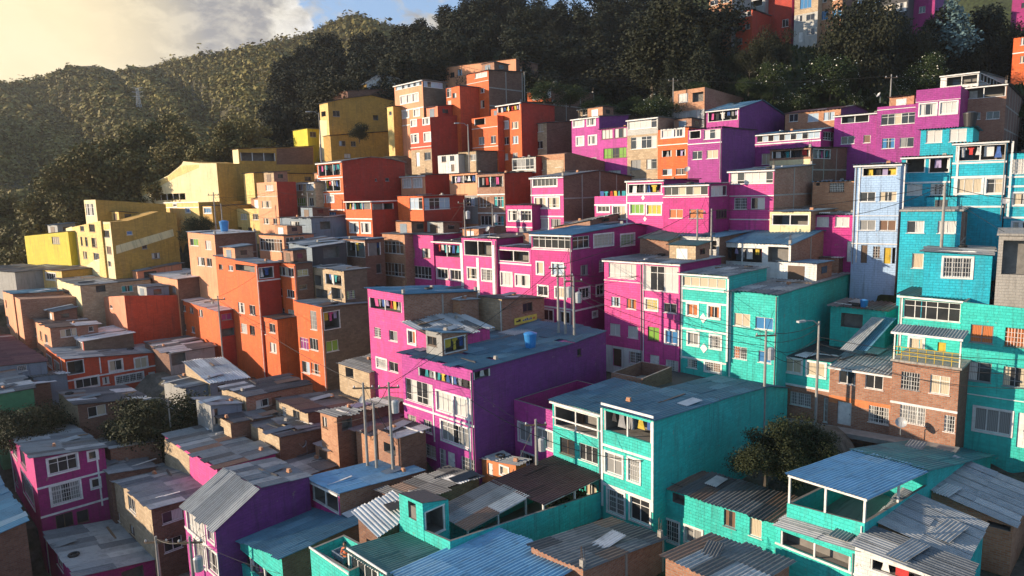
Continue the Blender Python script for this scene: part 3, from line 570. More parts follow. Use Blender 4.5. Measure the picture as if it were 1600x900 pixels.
H('H6', 'orange red house with a blue white glazed rooftop room', 'orange', 'darkred', 621, 661, 726, 306, 378, 82.5, yr=305, L=[('Gs', 309, 327, 640, 660)], R=[('Gs', 309, 327, 663, 703)], roof='d', rag=.25)
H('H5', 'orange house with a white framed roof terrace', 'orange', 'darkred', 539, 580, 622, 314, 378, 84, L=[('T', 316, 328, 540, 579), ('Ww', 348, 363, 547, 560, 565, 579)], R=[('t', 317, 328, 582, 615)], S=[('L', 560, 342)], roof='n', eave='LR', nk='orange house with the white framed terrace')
H('H10', 'blue grey tin shack below the narrow cream house', 'bluegrey', 'bluegrey', 437, 486, 545, 341, 375, 86, yr=338, L=[('n', 346, 360, 454, 468)], R=[('h', 346, 358, 500, 516)], roof='d', rag=.4)
H('H11', 'salmon house with a dark glazed terrace below the blue grey shack', 'peach', 'salmon', 404, 443, 490, 369, 412, 80, L=[('Gn', 373, 392, 406, 441)], R=[('w', 371, 383, 447, 459, 461, 476)], roof='d')
H('H12', 'patched shack with a cream tin roof and dark boards', 'bluegrey', 'dark', 450, 487, 541, 387, 430, 76, yl=378, yr=379, R=[('h', 386, 403, 505, 530)], roof='p', rag=.5)
H('H15', 'brick house with two rows of dark windows left of the pink row', 'brickor', 'brick', 597, 632, 640, 367, 450, 80, L=[('Gn', 377, 396, 600, 630), ('Gn', 411, 431, 599, 632)], roof='c')
H('H13', 'brick house with a glazed laundry terrace under a blue tin roof', 'brick', 'brickdark', 520, 570, 600, 375, 445, 79, L=[('T', 378, 402, 541, 580)], R=[('T', 378, 400, 575, 595), ('nd', 412, 427, 588, 596)], roof='b', rag=.3, nk='brick house with blue tin terrace roof')
# --- magenta, middle
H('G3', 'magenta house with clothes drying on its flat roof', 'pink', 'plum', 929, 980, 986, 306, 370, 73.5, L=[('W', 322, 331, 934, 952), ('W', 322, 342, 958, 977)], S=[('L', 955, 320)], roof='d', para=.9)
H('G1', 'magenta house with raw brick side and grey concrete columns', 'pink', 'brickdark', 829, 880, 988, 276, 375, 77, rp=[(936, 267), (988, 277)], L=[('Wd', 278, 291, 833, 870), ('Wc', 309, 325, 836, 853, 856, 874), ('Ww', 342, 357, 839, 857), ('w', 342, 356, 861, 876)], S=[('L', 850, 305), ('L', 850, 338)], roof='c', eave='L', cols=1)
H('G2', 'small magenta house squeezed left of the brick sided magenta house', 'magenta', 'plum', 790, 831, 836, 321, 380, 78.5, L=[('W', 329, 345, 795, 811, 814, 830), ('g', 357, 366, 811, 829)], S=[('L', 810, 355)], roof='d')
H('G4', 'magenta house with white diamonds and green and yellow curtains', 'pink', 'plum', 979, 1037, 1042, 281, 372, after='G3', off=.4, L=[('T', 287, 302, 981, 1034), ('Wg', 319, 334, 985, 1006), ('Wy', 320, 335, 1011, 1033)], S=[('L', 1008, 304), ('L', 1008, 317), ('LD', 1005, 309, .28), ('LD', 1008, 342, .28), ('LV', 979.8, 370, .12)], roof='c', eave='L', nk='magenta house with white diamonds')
H('G4b', 'small open brick box standing on a grey roof in the magenta quarter', 'brickor', 'brick', 1095, 1112, 1151, 255, 290, 80, R=[('h', 258, 274, 1118, 1138)], roof='n')
H('G5', 'magenta house with orange curtains and a glazed top floor on two sides', 'magenta', 'plum', 1036, 1108, 1140, 288, 375, after='G3', off=.8, yr=286, L=[('Gc', 291, 305, 1038, 1106), ('no', 327, 341, 1046, 1067, 1077, 1099)], R=[('Gw', 290, 306, 1111, 1136), ('nd', 327, 341, 1119, 1136)], roof='c', eave='L', S=[('L', 1070, 308, .08)])
H('E1', 'raw brick house with a cream terrace full of washing', 'brick', 'brickdark', 1203, 1267, 1326, 231, 300, 78, yr=231, L=[('T', 233, 247, 1206, 1265)], R=[('T', 233, 248, 1270, 1298)], roof='d', bands=[(248, 258, 'cream')], cols=1, nk='raw brick house with cream terrace')
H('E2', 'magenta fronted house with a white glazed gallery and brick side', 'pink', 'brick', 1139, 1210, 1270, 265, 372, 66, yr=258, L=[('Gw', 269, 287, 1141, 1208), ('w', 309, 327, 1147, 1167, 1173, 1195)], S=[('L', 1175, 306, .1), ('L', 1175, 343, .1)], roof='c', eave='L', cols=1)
H('E3', 'small orange brick house with one grey window beside the light blue tower', 'brickor', 'brick', 1270, 1335, 1342, 283, 345, 68, a=38, L=[('n', 286, 300, 1296, 1319), ('hd', 285, 290, 1275, 1281)], roof='b')
H('E5', 'magenta house with a white side door beside the light blue tower', 'magenta', 'plum', 1267, 1335, 1340, 336, 415, 62, a=38, L=[('ww', 339, 354, 1276, 1295, 1305, 1327), ('d', 377, 409, 1323, 1332)], roof='d')
H('E4', 'planted terrace house under a long grey tin awning', 'cream', 'brick', 1203, 1267, 1272, 331, 385, 63, a=40, L=[('t', 335, 352, 1206, 1264)], roof='l', rag=.2)
H('E6', 'light blue tower house with a laundry terrace at the top', 'lblue', 'lblue', 1336, 1408, 1414, 256, 415, 59, a=36, L=[('T', 261, 275, 1347, 1402), ('w', 300, 315, 1343, 1368, 1374, 1401), ('w', 344, 360, 1343, 1368, 1374, 1400), ('D', 383, 411, 1345, 1355), ('nn', 385, 403, 1364, 1375), ('y', 387, 412, 1381, 1392), ('h', 387, 412, 1394, 1406)], S=[('L', 1370, 337, .05), ('L', 1370, 381, .08), ('LV', 1337.5, 410, .1), ('LV', 1406, 410, .1)], roof='c', eave='L', nk='light blue tower house')
# --- big magenta block and pink row
H('G7', 'brick shack with a tilted tin roof behind the big magenta block', 'brick', 'brickdark', 865, 922, 966, 345, 375, 70, yl=360, yr=334, R=[('h', 337, 346, 940, 952)], roof='p', rag=.4)
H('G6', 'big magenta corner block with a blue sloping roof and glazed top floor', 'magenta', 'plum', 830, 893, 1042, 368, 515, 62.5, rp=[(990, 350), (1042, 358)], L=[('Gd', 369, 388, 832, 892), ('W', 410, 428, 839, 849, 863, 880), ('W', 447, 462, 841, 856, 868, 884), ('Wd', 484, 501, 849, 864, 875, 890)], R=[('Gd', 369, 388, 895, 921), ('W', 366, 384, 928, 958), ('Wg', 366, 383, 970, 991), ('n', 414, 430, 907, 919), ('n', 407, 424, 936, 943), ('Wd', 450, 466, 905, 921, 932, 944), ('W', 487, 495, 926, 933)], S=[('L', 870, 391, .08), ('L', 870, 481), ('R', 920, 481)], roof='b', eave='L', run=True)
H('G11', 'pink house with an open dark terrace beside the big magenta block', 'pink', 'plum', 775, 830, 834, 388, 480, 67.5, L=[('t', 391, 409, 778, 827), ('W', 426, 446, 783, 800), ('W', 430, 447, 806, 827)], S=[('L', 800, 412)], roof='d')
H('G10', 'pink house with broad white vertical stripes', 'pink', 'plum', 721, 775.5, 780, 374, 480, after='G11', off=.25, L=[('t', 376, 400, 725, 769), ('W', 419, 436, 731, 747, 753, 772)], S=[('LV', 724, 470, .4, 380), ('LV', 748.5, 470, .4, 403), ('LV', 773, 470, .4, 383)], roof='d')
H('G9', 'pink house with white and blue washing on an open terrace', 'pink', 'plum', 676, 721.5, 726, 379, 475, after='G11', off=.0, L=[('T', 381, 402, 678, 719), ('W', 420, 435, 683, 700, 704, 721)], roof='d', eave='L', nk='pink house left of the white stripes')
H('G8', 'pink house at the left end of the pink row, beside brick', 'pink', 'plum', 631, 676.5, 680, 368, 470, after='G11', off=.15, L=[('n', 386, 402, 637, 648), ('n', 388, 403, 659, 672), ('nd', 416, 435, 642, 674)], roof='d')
# --- cyan quarter
H('D16', 'cyan house with a dark blue roof below the purple row', 'aqua', 'teal', 1439, 1521, 1530, 198, 262, 67, a=38, L=[('ww', 203, 223, 1447, 1472, 1483, 1510)], roof='t', ov=.3)
H('E8', 'cyan house with towels drying on its top terrace', 'aqua', 'brickdark', 1490, 1575, 1590, 220, 345, 56.5, a=36, L=[('T', 226, 251, 1493, 1573), ('Wc', 279, 302, 1493, 1534), ('Wc', 279, 302, 1541, 1567)], S=[('L', 1530, 254), ('L', 1530, 276), ('L', 1530, 323), ('LV', 1491, 340), ('LV', 1574, 340)], roof='c', eave='L', nk='cyan house with towels')
H('E7', 'cyan house with two open balconies beside the light blue tower', 'aqua', 'teal', 1409, 1487, 1492, 243, 345, after='E8', off=-.3, a=36, L=[('t', 246, 270, 1415, 1446), ('T', 246, 270, 1451, 1484), ('ww', 288, 305, 1417, 1441, 1454, 1477)], S=[('L', 1450, 285), ('L', 1450, 324)], roof='c', eave='L', nk='cyan house with two balconies')
H('E9', 'cyan house cut by the right edge, white bands between its storeys', 'aqua', 'teal', 1576, 1640, 1648, 237, 380, 55, a=36, L=[('n', 248, 271, 1580, 1622), ('W', 302, 320, 1583, 1615), ('W', 347, 360, 1582, 1592, 1597, 1612)], S=[('L', 1600, 276), ('L', 1600, 291), ('L', 1600, 340)], roof='d')
H('E10', 'cyan block walled house with a raw brick side', 'aqua', 'brickdark', 1408, 1503, 1580, 330, 480, 52, yr=334, a=38, L=[('ww', 345, 364, 1417, 1444, 1465, 1494), ('w', 396, 419, 1425, 1443)], roof='f', cols=1)
H('E11', 'small cyan house with a big white mullioned window', 'aqua', 'brickdark', 1444, 1551, 1566, 400, 480, 47, a=36, yl=394, L=[('Wd', 403, 433, 1474, 1518)], roof='c', rag=.15)
H('E12', 'unfinished grey concrete terrace house at the right edge', 'concrete', 'concrete', 1561, 1650, 1660, 369, 500, 45, a=36, L=[('h', 376, 430, 1566, 1640)], roof='f')
# --- brick and orange quarter, left
H('J1', 'long brick house with a salmon end wall at the left edge', 'peach', 'brick', 4, 31, 150, 468, 530, 82, yr=462, R=[('nd', 466, 474, 138, 145)], L=[('nd', 470, 481, 9, 13, 18, 24), ('n', 495, 508, 10, 15, 20, 25)], roof='n')
H('J1b', 'flat blue tin roofed room on the long brick house', 'peach', 'brick', 8, 20, 98, 460, 480, 84.5, yr=455, roof='b')
H('I10', 'small cream house under dark tin roofs below the yellow buildings', 'cream', 'stone', 80, 125, 235, 447, 480, 84, yr=437, L=[('nd', 452, 462, 98, 108)], R=[('h', 446, 456, 150, 165), ('wt', 446, 456, 190, 208)], roof='p', rag=.3)
H('I9b', 'dark tin roofed salmon house under the yellow building with the slanting band', 'peach', 'salmon', 185, 214, 284, 425, 460, 90, yr=412, R=[('h', 424, 434, 225, 245)], roof='p', rag=.3)
H('I9', 'salmon house with a pale tin roof and brick side', 'peach', 'brickdark', 229, 277, 341, 437, 475, 84, yr=429, L=[('n', 441, 450, 236, 244, 252, 263, 268, 274)], roof='w')
H('I8', 'tall salmon house with a blank brick side and a blue tank on top', 'peach', 'brickdark', 293, 335, 400, 367, 455, 82, yl=363, L=[('Gg', 373, 384, 297, 310), ('w', 376, 390, 321, 330), ('w', 402, 415, 309, 320, 323, 331)], roof='w', cols=1)
H('J2', 'two storey brick house with a ragged dark roof', 'peach', 'brick', 33, 78, 152, 513, 560, 76, yr=507, R=[('w', 514, 526, 94, 120), ('nd', 510, 518, 138, 146)], L=[('n', 507, 517, 40, 46), ('n', 512, 524, 52, 57, 62, 65, 69, 73)], roof='d', rag=.3)
H('I6', 'large blank orange house, its end wall in full sun', 'salmon', 'red', 145, 194, 282, 462, 540, 80, yl=465, yr=461, L=[('nd', 477, 482, 172, 176)], roof='f', para=.4)
H('I7', 'orange house with a pale tin roof beside the blank orange house', 'orange', 'darkred', 280, 341, 374, 487, 560, 76, yl=467, yr=482, L=[('n', 477, 486, 285, 290), ('n', 480, 489, 296, 302), ('n', 484, 495, 311, 317), ('n', 506, 515, 287, 291, 299, 304)], R=[('np', 490, 500, 346, 362), ('h', 513, 525, 346, 366)], roof='w')
H('I4', 'tall orange house with a laundry terrace and grey tin roof', 'orange', 'darkred', 337, 402, 436, 413, 590, 72.5, yl=400, yr=411, L=[('n', 413, 421, 342, 348, 357, 364), ('h', 414, 424, 368, 398), ('n', 473, 489, 372, 382), ('n', 477, 492, 390, 399), ('n', 506, 520, 377, 386, 390, 398)], R=[('T', 417, 435, 404, 428)], S=[('R', 416, 438)], roof='l', nk='tall orange house')
H('I1', 'slim orange tower with a glazed top floor and patched windows', 'orange', 'brickdark', 429, 461, 488, 413, 600, 72, L=[('Gc', 417, 431, 430, 459), ('w', 450, 462, 433, 441, 448, 460), ('w', 481, 498, 437, 445, 450, 460), ('w', 514, 525, 437, 443), ('w', 540, 550, 434, 442)], R=[('ny', 421, 431, 465, 482), ('nd', 445, 452, 468, 480)], roof='d')
H('I3', 'patched stone tower with yellow and blue tarpaulins', 'stone', 'stonedark', 486, 537, 573, 424, 610, 69, L=[('h', 430, 446, 492, 502), ('Ty', 428, 446, 508, 534), ('h', 452, 466, 494, 512), ('h', 450, 468, 518, 534)], R=[('ng', 454, 467, 542, 555), ('ny', 497, 510, 542, 556)], roof='c', rag=.4, nk='patched stone tower')
H('I5', 'narrow orange wall house wedged between two taller orange houses', 'orange', 'orange', 399, 433, 437, 500, 600, 70.5, L=[('w', 501, 521, 404, 415), ('w', 506, 520, 421, 430), ('w', 536, 551, 422, 432), ('w', 530, 546, 407, 414)], roof='d')
H('I2', 'orange house with purple curtains and a dark stone side', 'orange', 'stonedark', 462, 503, 575, 480, 615, 66, yl=471, yr=474, L=[('w', 486, 515, 485, 495), ('w', 516, 539, 451, 464), ('wp', 528, 546, 469, 482), ('w', 529, 547, 484, 497), ('w', 551, 573, 453, 467), ('w', 565, 583, 472, 484), ('wo', 568, 585, 486, 500)], R=[('Tw', 486, 515, 503, 532), ('ng', 532, 549, 510, 529)], roof='c', nk='orange house with purple curtains')
H('J4', 'small red upper room with a pale tin roof behind the red house', 'red', 'stonedark', 105, 130, 208, 534, 560, 75, yr=521, L=[('W', 532, 545, 113, 129)], roof='w')
H('J10', 'ragged tin roofed shack beside the red house', 'brickdark', 'grey', 226, 264, 335, 553, 585, 72, yr=542, yl=535, R=[('h', 552, 570, 268, 290)], roof='p', rag=.5)
H('J3', 'two storey red house with white framed windows and a small balcony', 'orange', 'red', 71, 101, 246, 562, 625, 70, yr=551, L=[('W', 557, 572, 74, 81, 85, 92), ('W', 590, 603, 76, 84, 93, 100)], R=[('t', 562, 585, 104, 132), ('W', 563, 579, 171, 191), ('W', 559, 575, 211, 230), ('Wd', 590, 605, 118, 154), ('Wd', 585, 597, 181, 224), ('w', 589, 600, 160, 171), ('d', 581, 592, 232, 243)], S=[('R', 170, 584), ('RV', 158, 583, .12), ('LV', 100, 600, .12)], roof='c')
H('J5', 'house with a dark maroon corrugated roof at the left edge', 'bluegrey', 'bluegrey', -60, -14, 72, 574, 600, 66, yr=565, R=[('w', 571, 580, 27, 42), ('n', 570, 577, 0, 10)], roof='m')
H('J6', 'tin shack with a bright green wall at the left edge', 'green', 'green', -50, -10, 52, 618, 650, 58, yr=607, roof='p', rag=.3)
H('J9', 'stone walled house with a light corrugated roof', 'stone', 'bluegrey', 290, 328, 386, 599, 640, 62, yl=566, yr=591, R=[('h', 600, 612, 340, 352)], roof='w')
H('J12', 'grey shed under a patched roof behind the tree', 'grey', 'bluegrey', 255, 290, 326, 607, 640, 61, yl=592, yr=600, roof='p', rag=.3)
H('J8', 'long low house with a dark corrugated roof behind the tree', 'stone', 'brickdark', 102, 121, 228, 633, 672, 60, yl=612, yr=622, R=[('w', 634, 650, 137, 166), ('n', 632, 644, 185, 198)], roof='d', wl=7)
H('J11', 'grey blue sheet metal shed with a single pitch roof', 'grey', 'bluegrey', 306, 329, 377, 634, 680, 55, yr=631, R=[('n', 638, 664, 332, 342)], roof='c', rag=.15)
# --- shacks in the middle
H('K1', 'low house with a dark roof dotted with white sheets', 'stone', 'brick', 346, 384, 488, 621, 650, 57, yl=605, yr=600, R=[('w', 624, 636, 400, 420), ('n', 620, 631, 425, 440)], roof='d', rag=.3)
H('K4', 'stone walled shack wedged below the pink tower', 'stone', 'stone', 529, 577, 590, 583, 640, 58, yl=568, L=[('h', 575, 590, 540, 552)], roof='d', rag=.4)
H('K2', 'stone house with a big dark patched roof below the orange house', 'stone', 'brickdark', 431, 481, 582, 645, 680, 54, yl=625, yr=628, L=[('nd', 636, 648, 441, 447), ('nd', 642, 655, 458, 468)], roof='d', rag=.35)
H('K3', 'salmon brick shack with grey tin roofs beside three poles', 'brickor', 'brickdark', 500, 526, 630, 653, 680, 50, yl=645, yr=636, L=[('n', 652, 668, 504, 511)], R=[('h', 655, 672, 534, 550)], roof='p', rag=.4)
H('K5', 'low shack roofed with dark corrugated sheets', 'stone', 'brickdark', 378, 436, 520, 684, 720, 51, yl=655, yr=665, roof='d', rag=.3)
H('K6', 'small brick store with a dark roof beside the violet house', 'brick', 'brickdark', 590, 625, 665, 690, 712, 46.5, yl=683, yr=684, L=[('h', 694, 712, 600, 618)], roof='d', rag=.2)
H('K7', 'stone hut with a rusty patched roof between the dark tin roofs', 'stone', 'brickdark', 430, 460, 545, 672, 705, 52.5, yl=656, yr=658, L=[('nd', 674, 686, 440, 450)], roof='p', rag=.45)
H('K8', 'tiny brick hut with dark sheets at the foot of the three poles', 'brickor', 'stonedark', 556, 584, 645, 682, 705, 49, yl=672, yr=668, roof='d', rag=.45)
H('K9', 'low stone hut with dark sheets beside the sheet metal shed', 'stone', 'brickdark', 335, 360, 430, 662, 690, 53.5, yl=648, yr=650, L=[('h', 666, 678, 342, 350)], roof='d', rag=.45)
H('J13', 'low brick hut with a patched roof behind the plum house', 'brickdark', 'brick', 150, 172, 250, 702, 730, 54, yl=688, yr=692, roof='p', rag=.45)
H('J14', 'brick hut with a light patched roof under the maroon roofed house', 'brick', 'brickdark', -20, 8, 78, 606, 640, 64, yl=596, yr=598, R=[('nd', 612, 622, 30, 45)], roof='w', rag=.4)
H('J15', 'small grey hut with a dark roof between the red house and the maroon roof', 'grey', 'bluegrey', 40, 52, 104, 590, 620, 67, yl=584, yr=584, roof='d', rag=.4)
# --- pink tower group
H('L3', 'lit stone and brick rooftop room with a yellow banner', 'stone', 'brick', 746, 784, 850, 468, 530, 59, yl=463, yr=466, R=[('nd', 473, 487, 817, 832)], roof='d')
H('L2', 'small brick stair tower on the pink tower roof', 'brickor', 'brick', 690, 719, 747, 470, 510, 58, yr=468, L=[('n', 471, 483, 692, 704)], roof='c')
H('L5', 'rust streaked tin roof behind the violet house', 'brick', 'brickdark', 700, 745, 850, 540, 570, 54, yl=532, yr=512, roof='p', rag=.5)
H('L1', 'tall pink tower house with a laundry terrace at the top', 'pink', 'brick', 574, 630, 746, 461, 640, 55, yl=451, yr=456, L=[('T', 467, 486, 577, 627), ('wd', 512, 527, 585, 595), ('w', 517, 533, 608, 621), ('W', 561, 575, 589, 604), ('wd', 566, 581, 608, 622)], roof='b', cols=1, nk='tall pink tower house')
H('L1b', 'lower pink annex with a junk covered tin roof', 'pink', 'pink', 630, 680, 765, 530, 640, after='L1', off=.35, yl=504, yr=512, L=[('Wo', 517, 537, 638, 649), ('w', 552, 568, 639, 646), ('w', 555, 566, 655, 662)], roof='p', rag=.5)
H('L4', 'blue roofed laundry stall behind the pink annex', 'grey', 'brick', 665, 690, 730, 521, 570, 50, yr=520, R=[('T', 526, 550, 694, 728)], L=[('n', 526, 540, 668, 682)], roof='b', nk='blue roofed stall')
# --- turquoise row, middle right
H('F6', 'green grey tin lean-to behind the terraces', 'brick', 'stone', 1000, 1045, 1075, 376, 400, 64, yl=372, yr=366, roof='g', rag=.4)
H('F5', 'terrace full of potted plants under a dark blue roof', 'lgrey', 'brickdark', 1062, 1124, 1206, 371, 410, 62.5, yr=356, L=[('t', 374, 390, 1065, 1121)], roof='b', rag=.2)
H('F4', 'brick rooftop house with a white laundry terrace and blue roof', 'white', 'brick', 1123, 1236, 1322, 383, 440, 59, rp=[(1283, 361), (1322, 372)], L=[('T', 386, 410, 1128, 1192), ('h', 386, 410, 1200, 1232)], roof='b', cols=1, nk='brick rooftop house with blue roof')
H('F3', 'turquoise house with a very long blank side wall', 'turq', 'teal', 1138, 1216, 1407, 461, 610, 51, yr=413, yl=455, L=[('wc', 490, 510, 1147, 1172), ('wb', 496, 515, 1180, 1208), ('wo', 542, 561, 1146, 1167), ('wb', 549, 567, 1185, 1205)], roof='c', rag=.4, S=[('LV', 1139.5, 590, .12)])
H('F2', 'turquoise house with white diamonds between orange curtained windows', 'turq', 'teal', 1063, 1137, 1142, 432, 600, after='F3', off=.3, L=[('Gc', 434, 449, 1066, 1134), ('Wo', 475, 493, 1074, 1090, 1107, 1124), ('Wk', 520, 539, 1075, 1091, 1110, 1126), ('g', 562, 575, 1074, 1089), ('W', 566, 581, 1102, 1126)], S=[('L', 1100, 453), ('L', 1100, 473), ('L', 1100, 517), ('L', 1100, 563), ('LD', 1099, 497, .42), ('LD', 1100, 544, .42), ('LV', 1064.5, 560), ('LV', 1135.5, 565)], roof='c', eave='L')
H('F1b', 'pink house with a huge white glazed upper gallery', 'pink', 'plum', 1004, 1062.5, 1068, 413, 590, after='F3', off=.45, L=[('Gw', 416, 455, 1005, 1060), ('Wy', 468, 484, 1009, 1027), ('nd', 474, 489, 1037, 1057), ('ng', 511, 532, 1012, 1030), ('Wb', 517, 537, 1040, 1059), ('d', 555, 572, 1015, 1030), ('g', 563, 580, 1040, 1060)], roof='c', rag=.25, eave='L')
H('F1a', 'pink house at the left end of the turquoise row', 'pink', 'magenta', 944, 1004, 1010, 410, 590, after='F3', off=.2, L=[('ww', 412, 435, 951, 994), ('w', 464, 479, 955, 969), ('wo', 467, 483, 979, 994), ('w', 506, 524, 953, 969, 981, 997), ('D', 545, 572, 958, 971), ('g', 550, 568, 983, 1001)], bands=[(548, 600, 'white')], roof='c', rag=.3, eave='L', S=[('L', 975, 440, .06)])
H('F7', 'low brick yard wall and shed below the pink row', 'brick', 'brickdark', 955, 1004, 1050, 592, 620, 50, yl=582, yr=573, roof='n', para=1.0)
# --- right row along the path
H('O4f', 'turquoise annex with a dark opening and leaning blue sheets', 'turq', 'teal', 1298, 1385, 1408, 487, 570, 52.5, yl=478, L=[('h', 490, 512, 1314, 1348)], roof='d', yr=476, rag=.3)
H('O4d', 'turquoise house with a dark glazed gallery under a tin roof', 'turq', 'teal', 1405, 1504, 1512, 470, 640, 47.5, yl=461, L=[('Gd', 471, 500, 1412, 1503), ('Wc', 529, 551, 1421, 1442), ('y', 535, 573, 1464, 1477)], roof='t', eave='L', S=[('LV', 1406, 540, .1)])
H('O4a', 'turquoise house over a brick ground floor with two white windows', 'turq', 'teal', 1215, 1298, 1304, 567, 675, 50, a=44, L=[('Wc', 561, 582, 1226, 1252), ('Wc', 567, 588, 1261, 1289), ('g', 614, 634, 1235, 1267), ('g', 622, 660, 1287, 1297)], bands=[(613, 690, 'brick')], S=[('L', 1260, 605), ('LV', 1296.5, 612, .1)], roof='k')
H('O4b', 'brick house with a white garage door and orange band', 'brick', 'brickdark', 1297, 1394, 1398, 587, 700, after='O4a', off=.15, a=44, rh=[(9, .7)], wr=9, L=[('w', 577, 600, 1311, 1336), ('w', 585, 608, 1352, 1380), ('d', 628, 664, 1308, 1330), ('g', 636, 662, 1357, 1393)], bands=[(634, 646, 'redor')], roof='l', eave='L')
H('O4c', 'brick house with a long yellow railed balcony', 'brick', 'brickdark', 1395, 1500, 1504, 578, 710, after='O4a', off=.7, a=44, wr=5, L=[('nd', 582, 609, 1408, 1437), ('w', 587, 616, 1453, 1484), ('nk', 635, 662, 1406, 1446), ('g', 650, 676, 1475, 1498)], S=[('L', 1450, 637)], roof='f', pav=None)
H('O4e', 'large turquoise house with orange curtains at the right edge', 'turq', 'teal', 1504, 1640, 1650, 486, 725, 43, yl=472, a=42, L=[('no', 508, 536, 1516, 1552), ('no', 513, 542, 1570, 1605), ('n', 566, 596, 1511, 1549), ('n', 574, 605, 1567, 1605), ('Wk', 640, 676, 1522, 1580), ('d', 645, 700, 1589, 1603)], S=[('L', 1560, 622, .06)], roof='n', para=.5)
# --- violet house and turquoise centre
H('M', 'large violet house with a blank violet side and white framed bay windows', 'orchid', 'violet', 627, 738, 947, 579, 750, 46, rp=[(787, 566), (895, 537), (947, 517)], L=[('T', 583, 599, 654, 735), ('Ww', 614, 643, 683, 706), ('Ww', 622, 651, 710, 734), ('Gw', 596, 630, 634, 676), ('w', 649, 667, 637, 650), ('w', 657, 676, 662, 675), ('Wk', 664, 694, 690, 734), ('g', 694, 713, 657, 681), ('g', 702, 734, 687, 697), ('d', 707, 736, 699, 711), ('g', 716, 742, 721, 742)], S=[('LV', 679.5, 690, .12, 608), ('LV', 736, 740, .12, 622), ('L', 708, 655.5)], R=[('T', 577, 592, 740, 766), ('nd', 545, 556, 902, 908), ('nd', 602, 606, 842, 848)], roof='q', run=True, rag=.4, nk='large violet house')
H('P20', 'tiny orange house with a white door below the violet wall', 'redor', 'redor', 750, 806, 812, 727, 765, 44, yl=717, wr=1.0, L=[('d', 724, 744, 762, 770), ('W', 730, 742, 782, 794)], roof='c', rag=.3)
H('N1c', 'flat black tar roofed house behind the blue roofed turquoise house', 'brick', 'brick', 919, 990, 1152, 630, 700, 46.5, yl=611, yr=582, roof='k')
H('N1a', 'turquoise house with a blank side wall, blue roof and indoor laundry gallery', 'turq', 'teal', 940, 1021, 1232, 658, 830, 39, rp=[(1125, 625), (1200, 604), (1232, 607)], L=[('T', 648, 684, 944, 1018), ('Wk', 710, 741, 946, 972), ('Wk', 718, 752, 982, 999), ('Wd', 768, 803, 950, 975), ('Wd', 780, 816, 985, 1015)], S=[('L', 980, 706), ('L', 980, 769), ('L', 980, 641), ('LV', 941.5, 790), ('LV', 1019.5, 800)], a=47, roof='q', nk='turquoise house with blue roof')
H('N1b', 'turquoise terrace house with a grey sheeted balcony and blue roof', 'turq', 'teal', 863, 939, 946, 647, 800, after='N1a', off=-.5, L=[('t', 642, 675, 866, 934), ('nd', 686, 711, 875, 898), ('nd', 696, 722, 905, 934), ('n', 755, 775, 915, 932)], a=47, roof='q', eave='L', S=[('L', 900, 662, .1)])
H('N2', 'magenta roofless house with white windows beside the turquoise terrace house', 'orchid', 'plum', 803, 864, 870, 642, 800, after='N1a', off=-.6, L=[('Wk', 663, 690, 811, 829), ('Wk', 672, 699, 838, 864), ('W', 710, 727, 816, 836)], a=47, roof='n', para=1.6)
# --- front left
H('P1', 'plum house with white framed windows and a patched grey roof', 'magenta', 'plum', 11, 52, 162, 716, 840, 49, yl=676, yr=700, L=[('nd', 691, 712, 19, 25), ('nd', 706, 726, 32, 39), ('n', 735, 753, 21, 27), ('W', 751, 779, 37, 51)], R=[('Wd', 710, 737, 75, 121), ('Wd', 705, 718, 138, 152), ('Wk', 755, 784, 80, 126), ('Wd', 748, 762, 143, 156), ('nd', 802, 825, 87, 115), ('nd', 797, 817, 120, 139)], S=[('R', 108, 751), ('R', 112, 795), ('RV', 160, 790, .12)], roof='p', run=True)
H('P18', 'low shed with green grey corrugated roof between the plum and stone houses', 'brickdark', 'brickdark', 150, 172, 242, 741, 780, 51, yl=722, yr=730, roof='c')
H('P4', 'stone and pink house with a patchwork roof', 'pink', 'plum', 257, 339, 430, 733, 790, 47, yl=679, yr=709, roof='p', rag=.3, P=[('L', 'stone', [(257.5, 684), (296, 711), (297, 745), (258, 745)])], run=True)
H('P3', 'stone sided brick house with two corrugated roof levels', 'stone', 'brickdark', 165, 236, 332, 796, 930, 45, lp=[(200, 763), (165, 746)], yr=770, R=[('w', 797, 815, 253, 286), ('w', 840, 860, 256, 285)], L=[('n', 779, 799, 201, 211), ('n', 800, 812, 182, 187), ('n', 822, 836, 203, 210)], roof='c')
H('P6', 'long low house with a big patched dark grey roof in the lower left', 'brick', 'brick', 366, 411, 608, 763, 800, 46, yl=736, yr=703, roof='c', run=True)
H('P7', 'brick house with a bright blue flat tin roof and an open front', 'magenta', 'brick', 482, 530, 659, 771, 830, 41.5, yl=748, yr=736, L=[('t', 758, 792, 489, 528)], roof='s', eave='L', rag=.05)
H('P5', 'violet house with white window frames and a kinked grey roof', 'orchid', 'violet', 286, 336, 485, 827, 950, 39, yl=791, rp=[(408, 763), (485, 745)], L=[('Ww', 804, 838, 294, 319), ('Wk', 826, 845, 325, 334), ('Wk', 848, 880, 305, 320), ('Wk', 862, 895, 325, 341)], S=[('L', 315, 845)], roof='c')
H('P17', 'brick house with a blue roof cut by the left edge', 'brickdark', 'brickdark', -70, -20, 41, 842, 920, 42, yr=816, roof='b')
H('P2', 'magenta house with a large flat dark grey roof in the lower left corner', 'magenta', 'plum', 71, 121, 241, 901, 980, 42, yl=833, yr=874, L=[('nd', 862, 885, 89, 97)], roof='c', R=[('h', 888, 910, 190, 225)])
H('P19', 'low house with dark corrugated sheets behind the turquoise tower', 'brickdark', 'brickdark', 594, 642, 748, 786, 830, 40, yl=768, yr=746, roof='d', rag=.3)
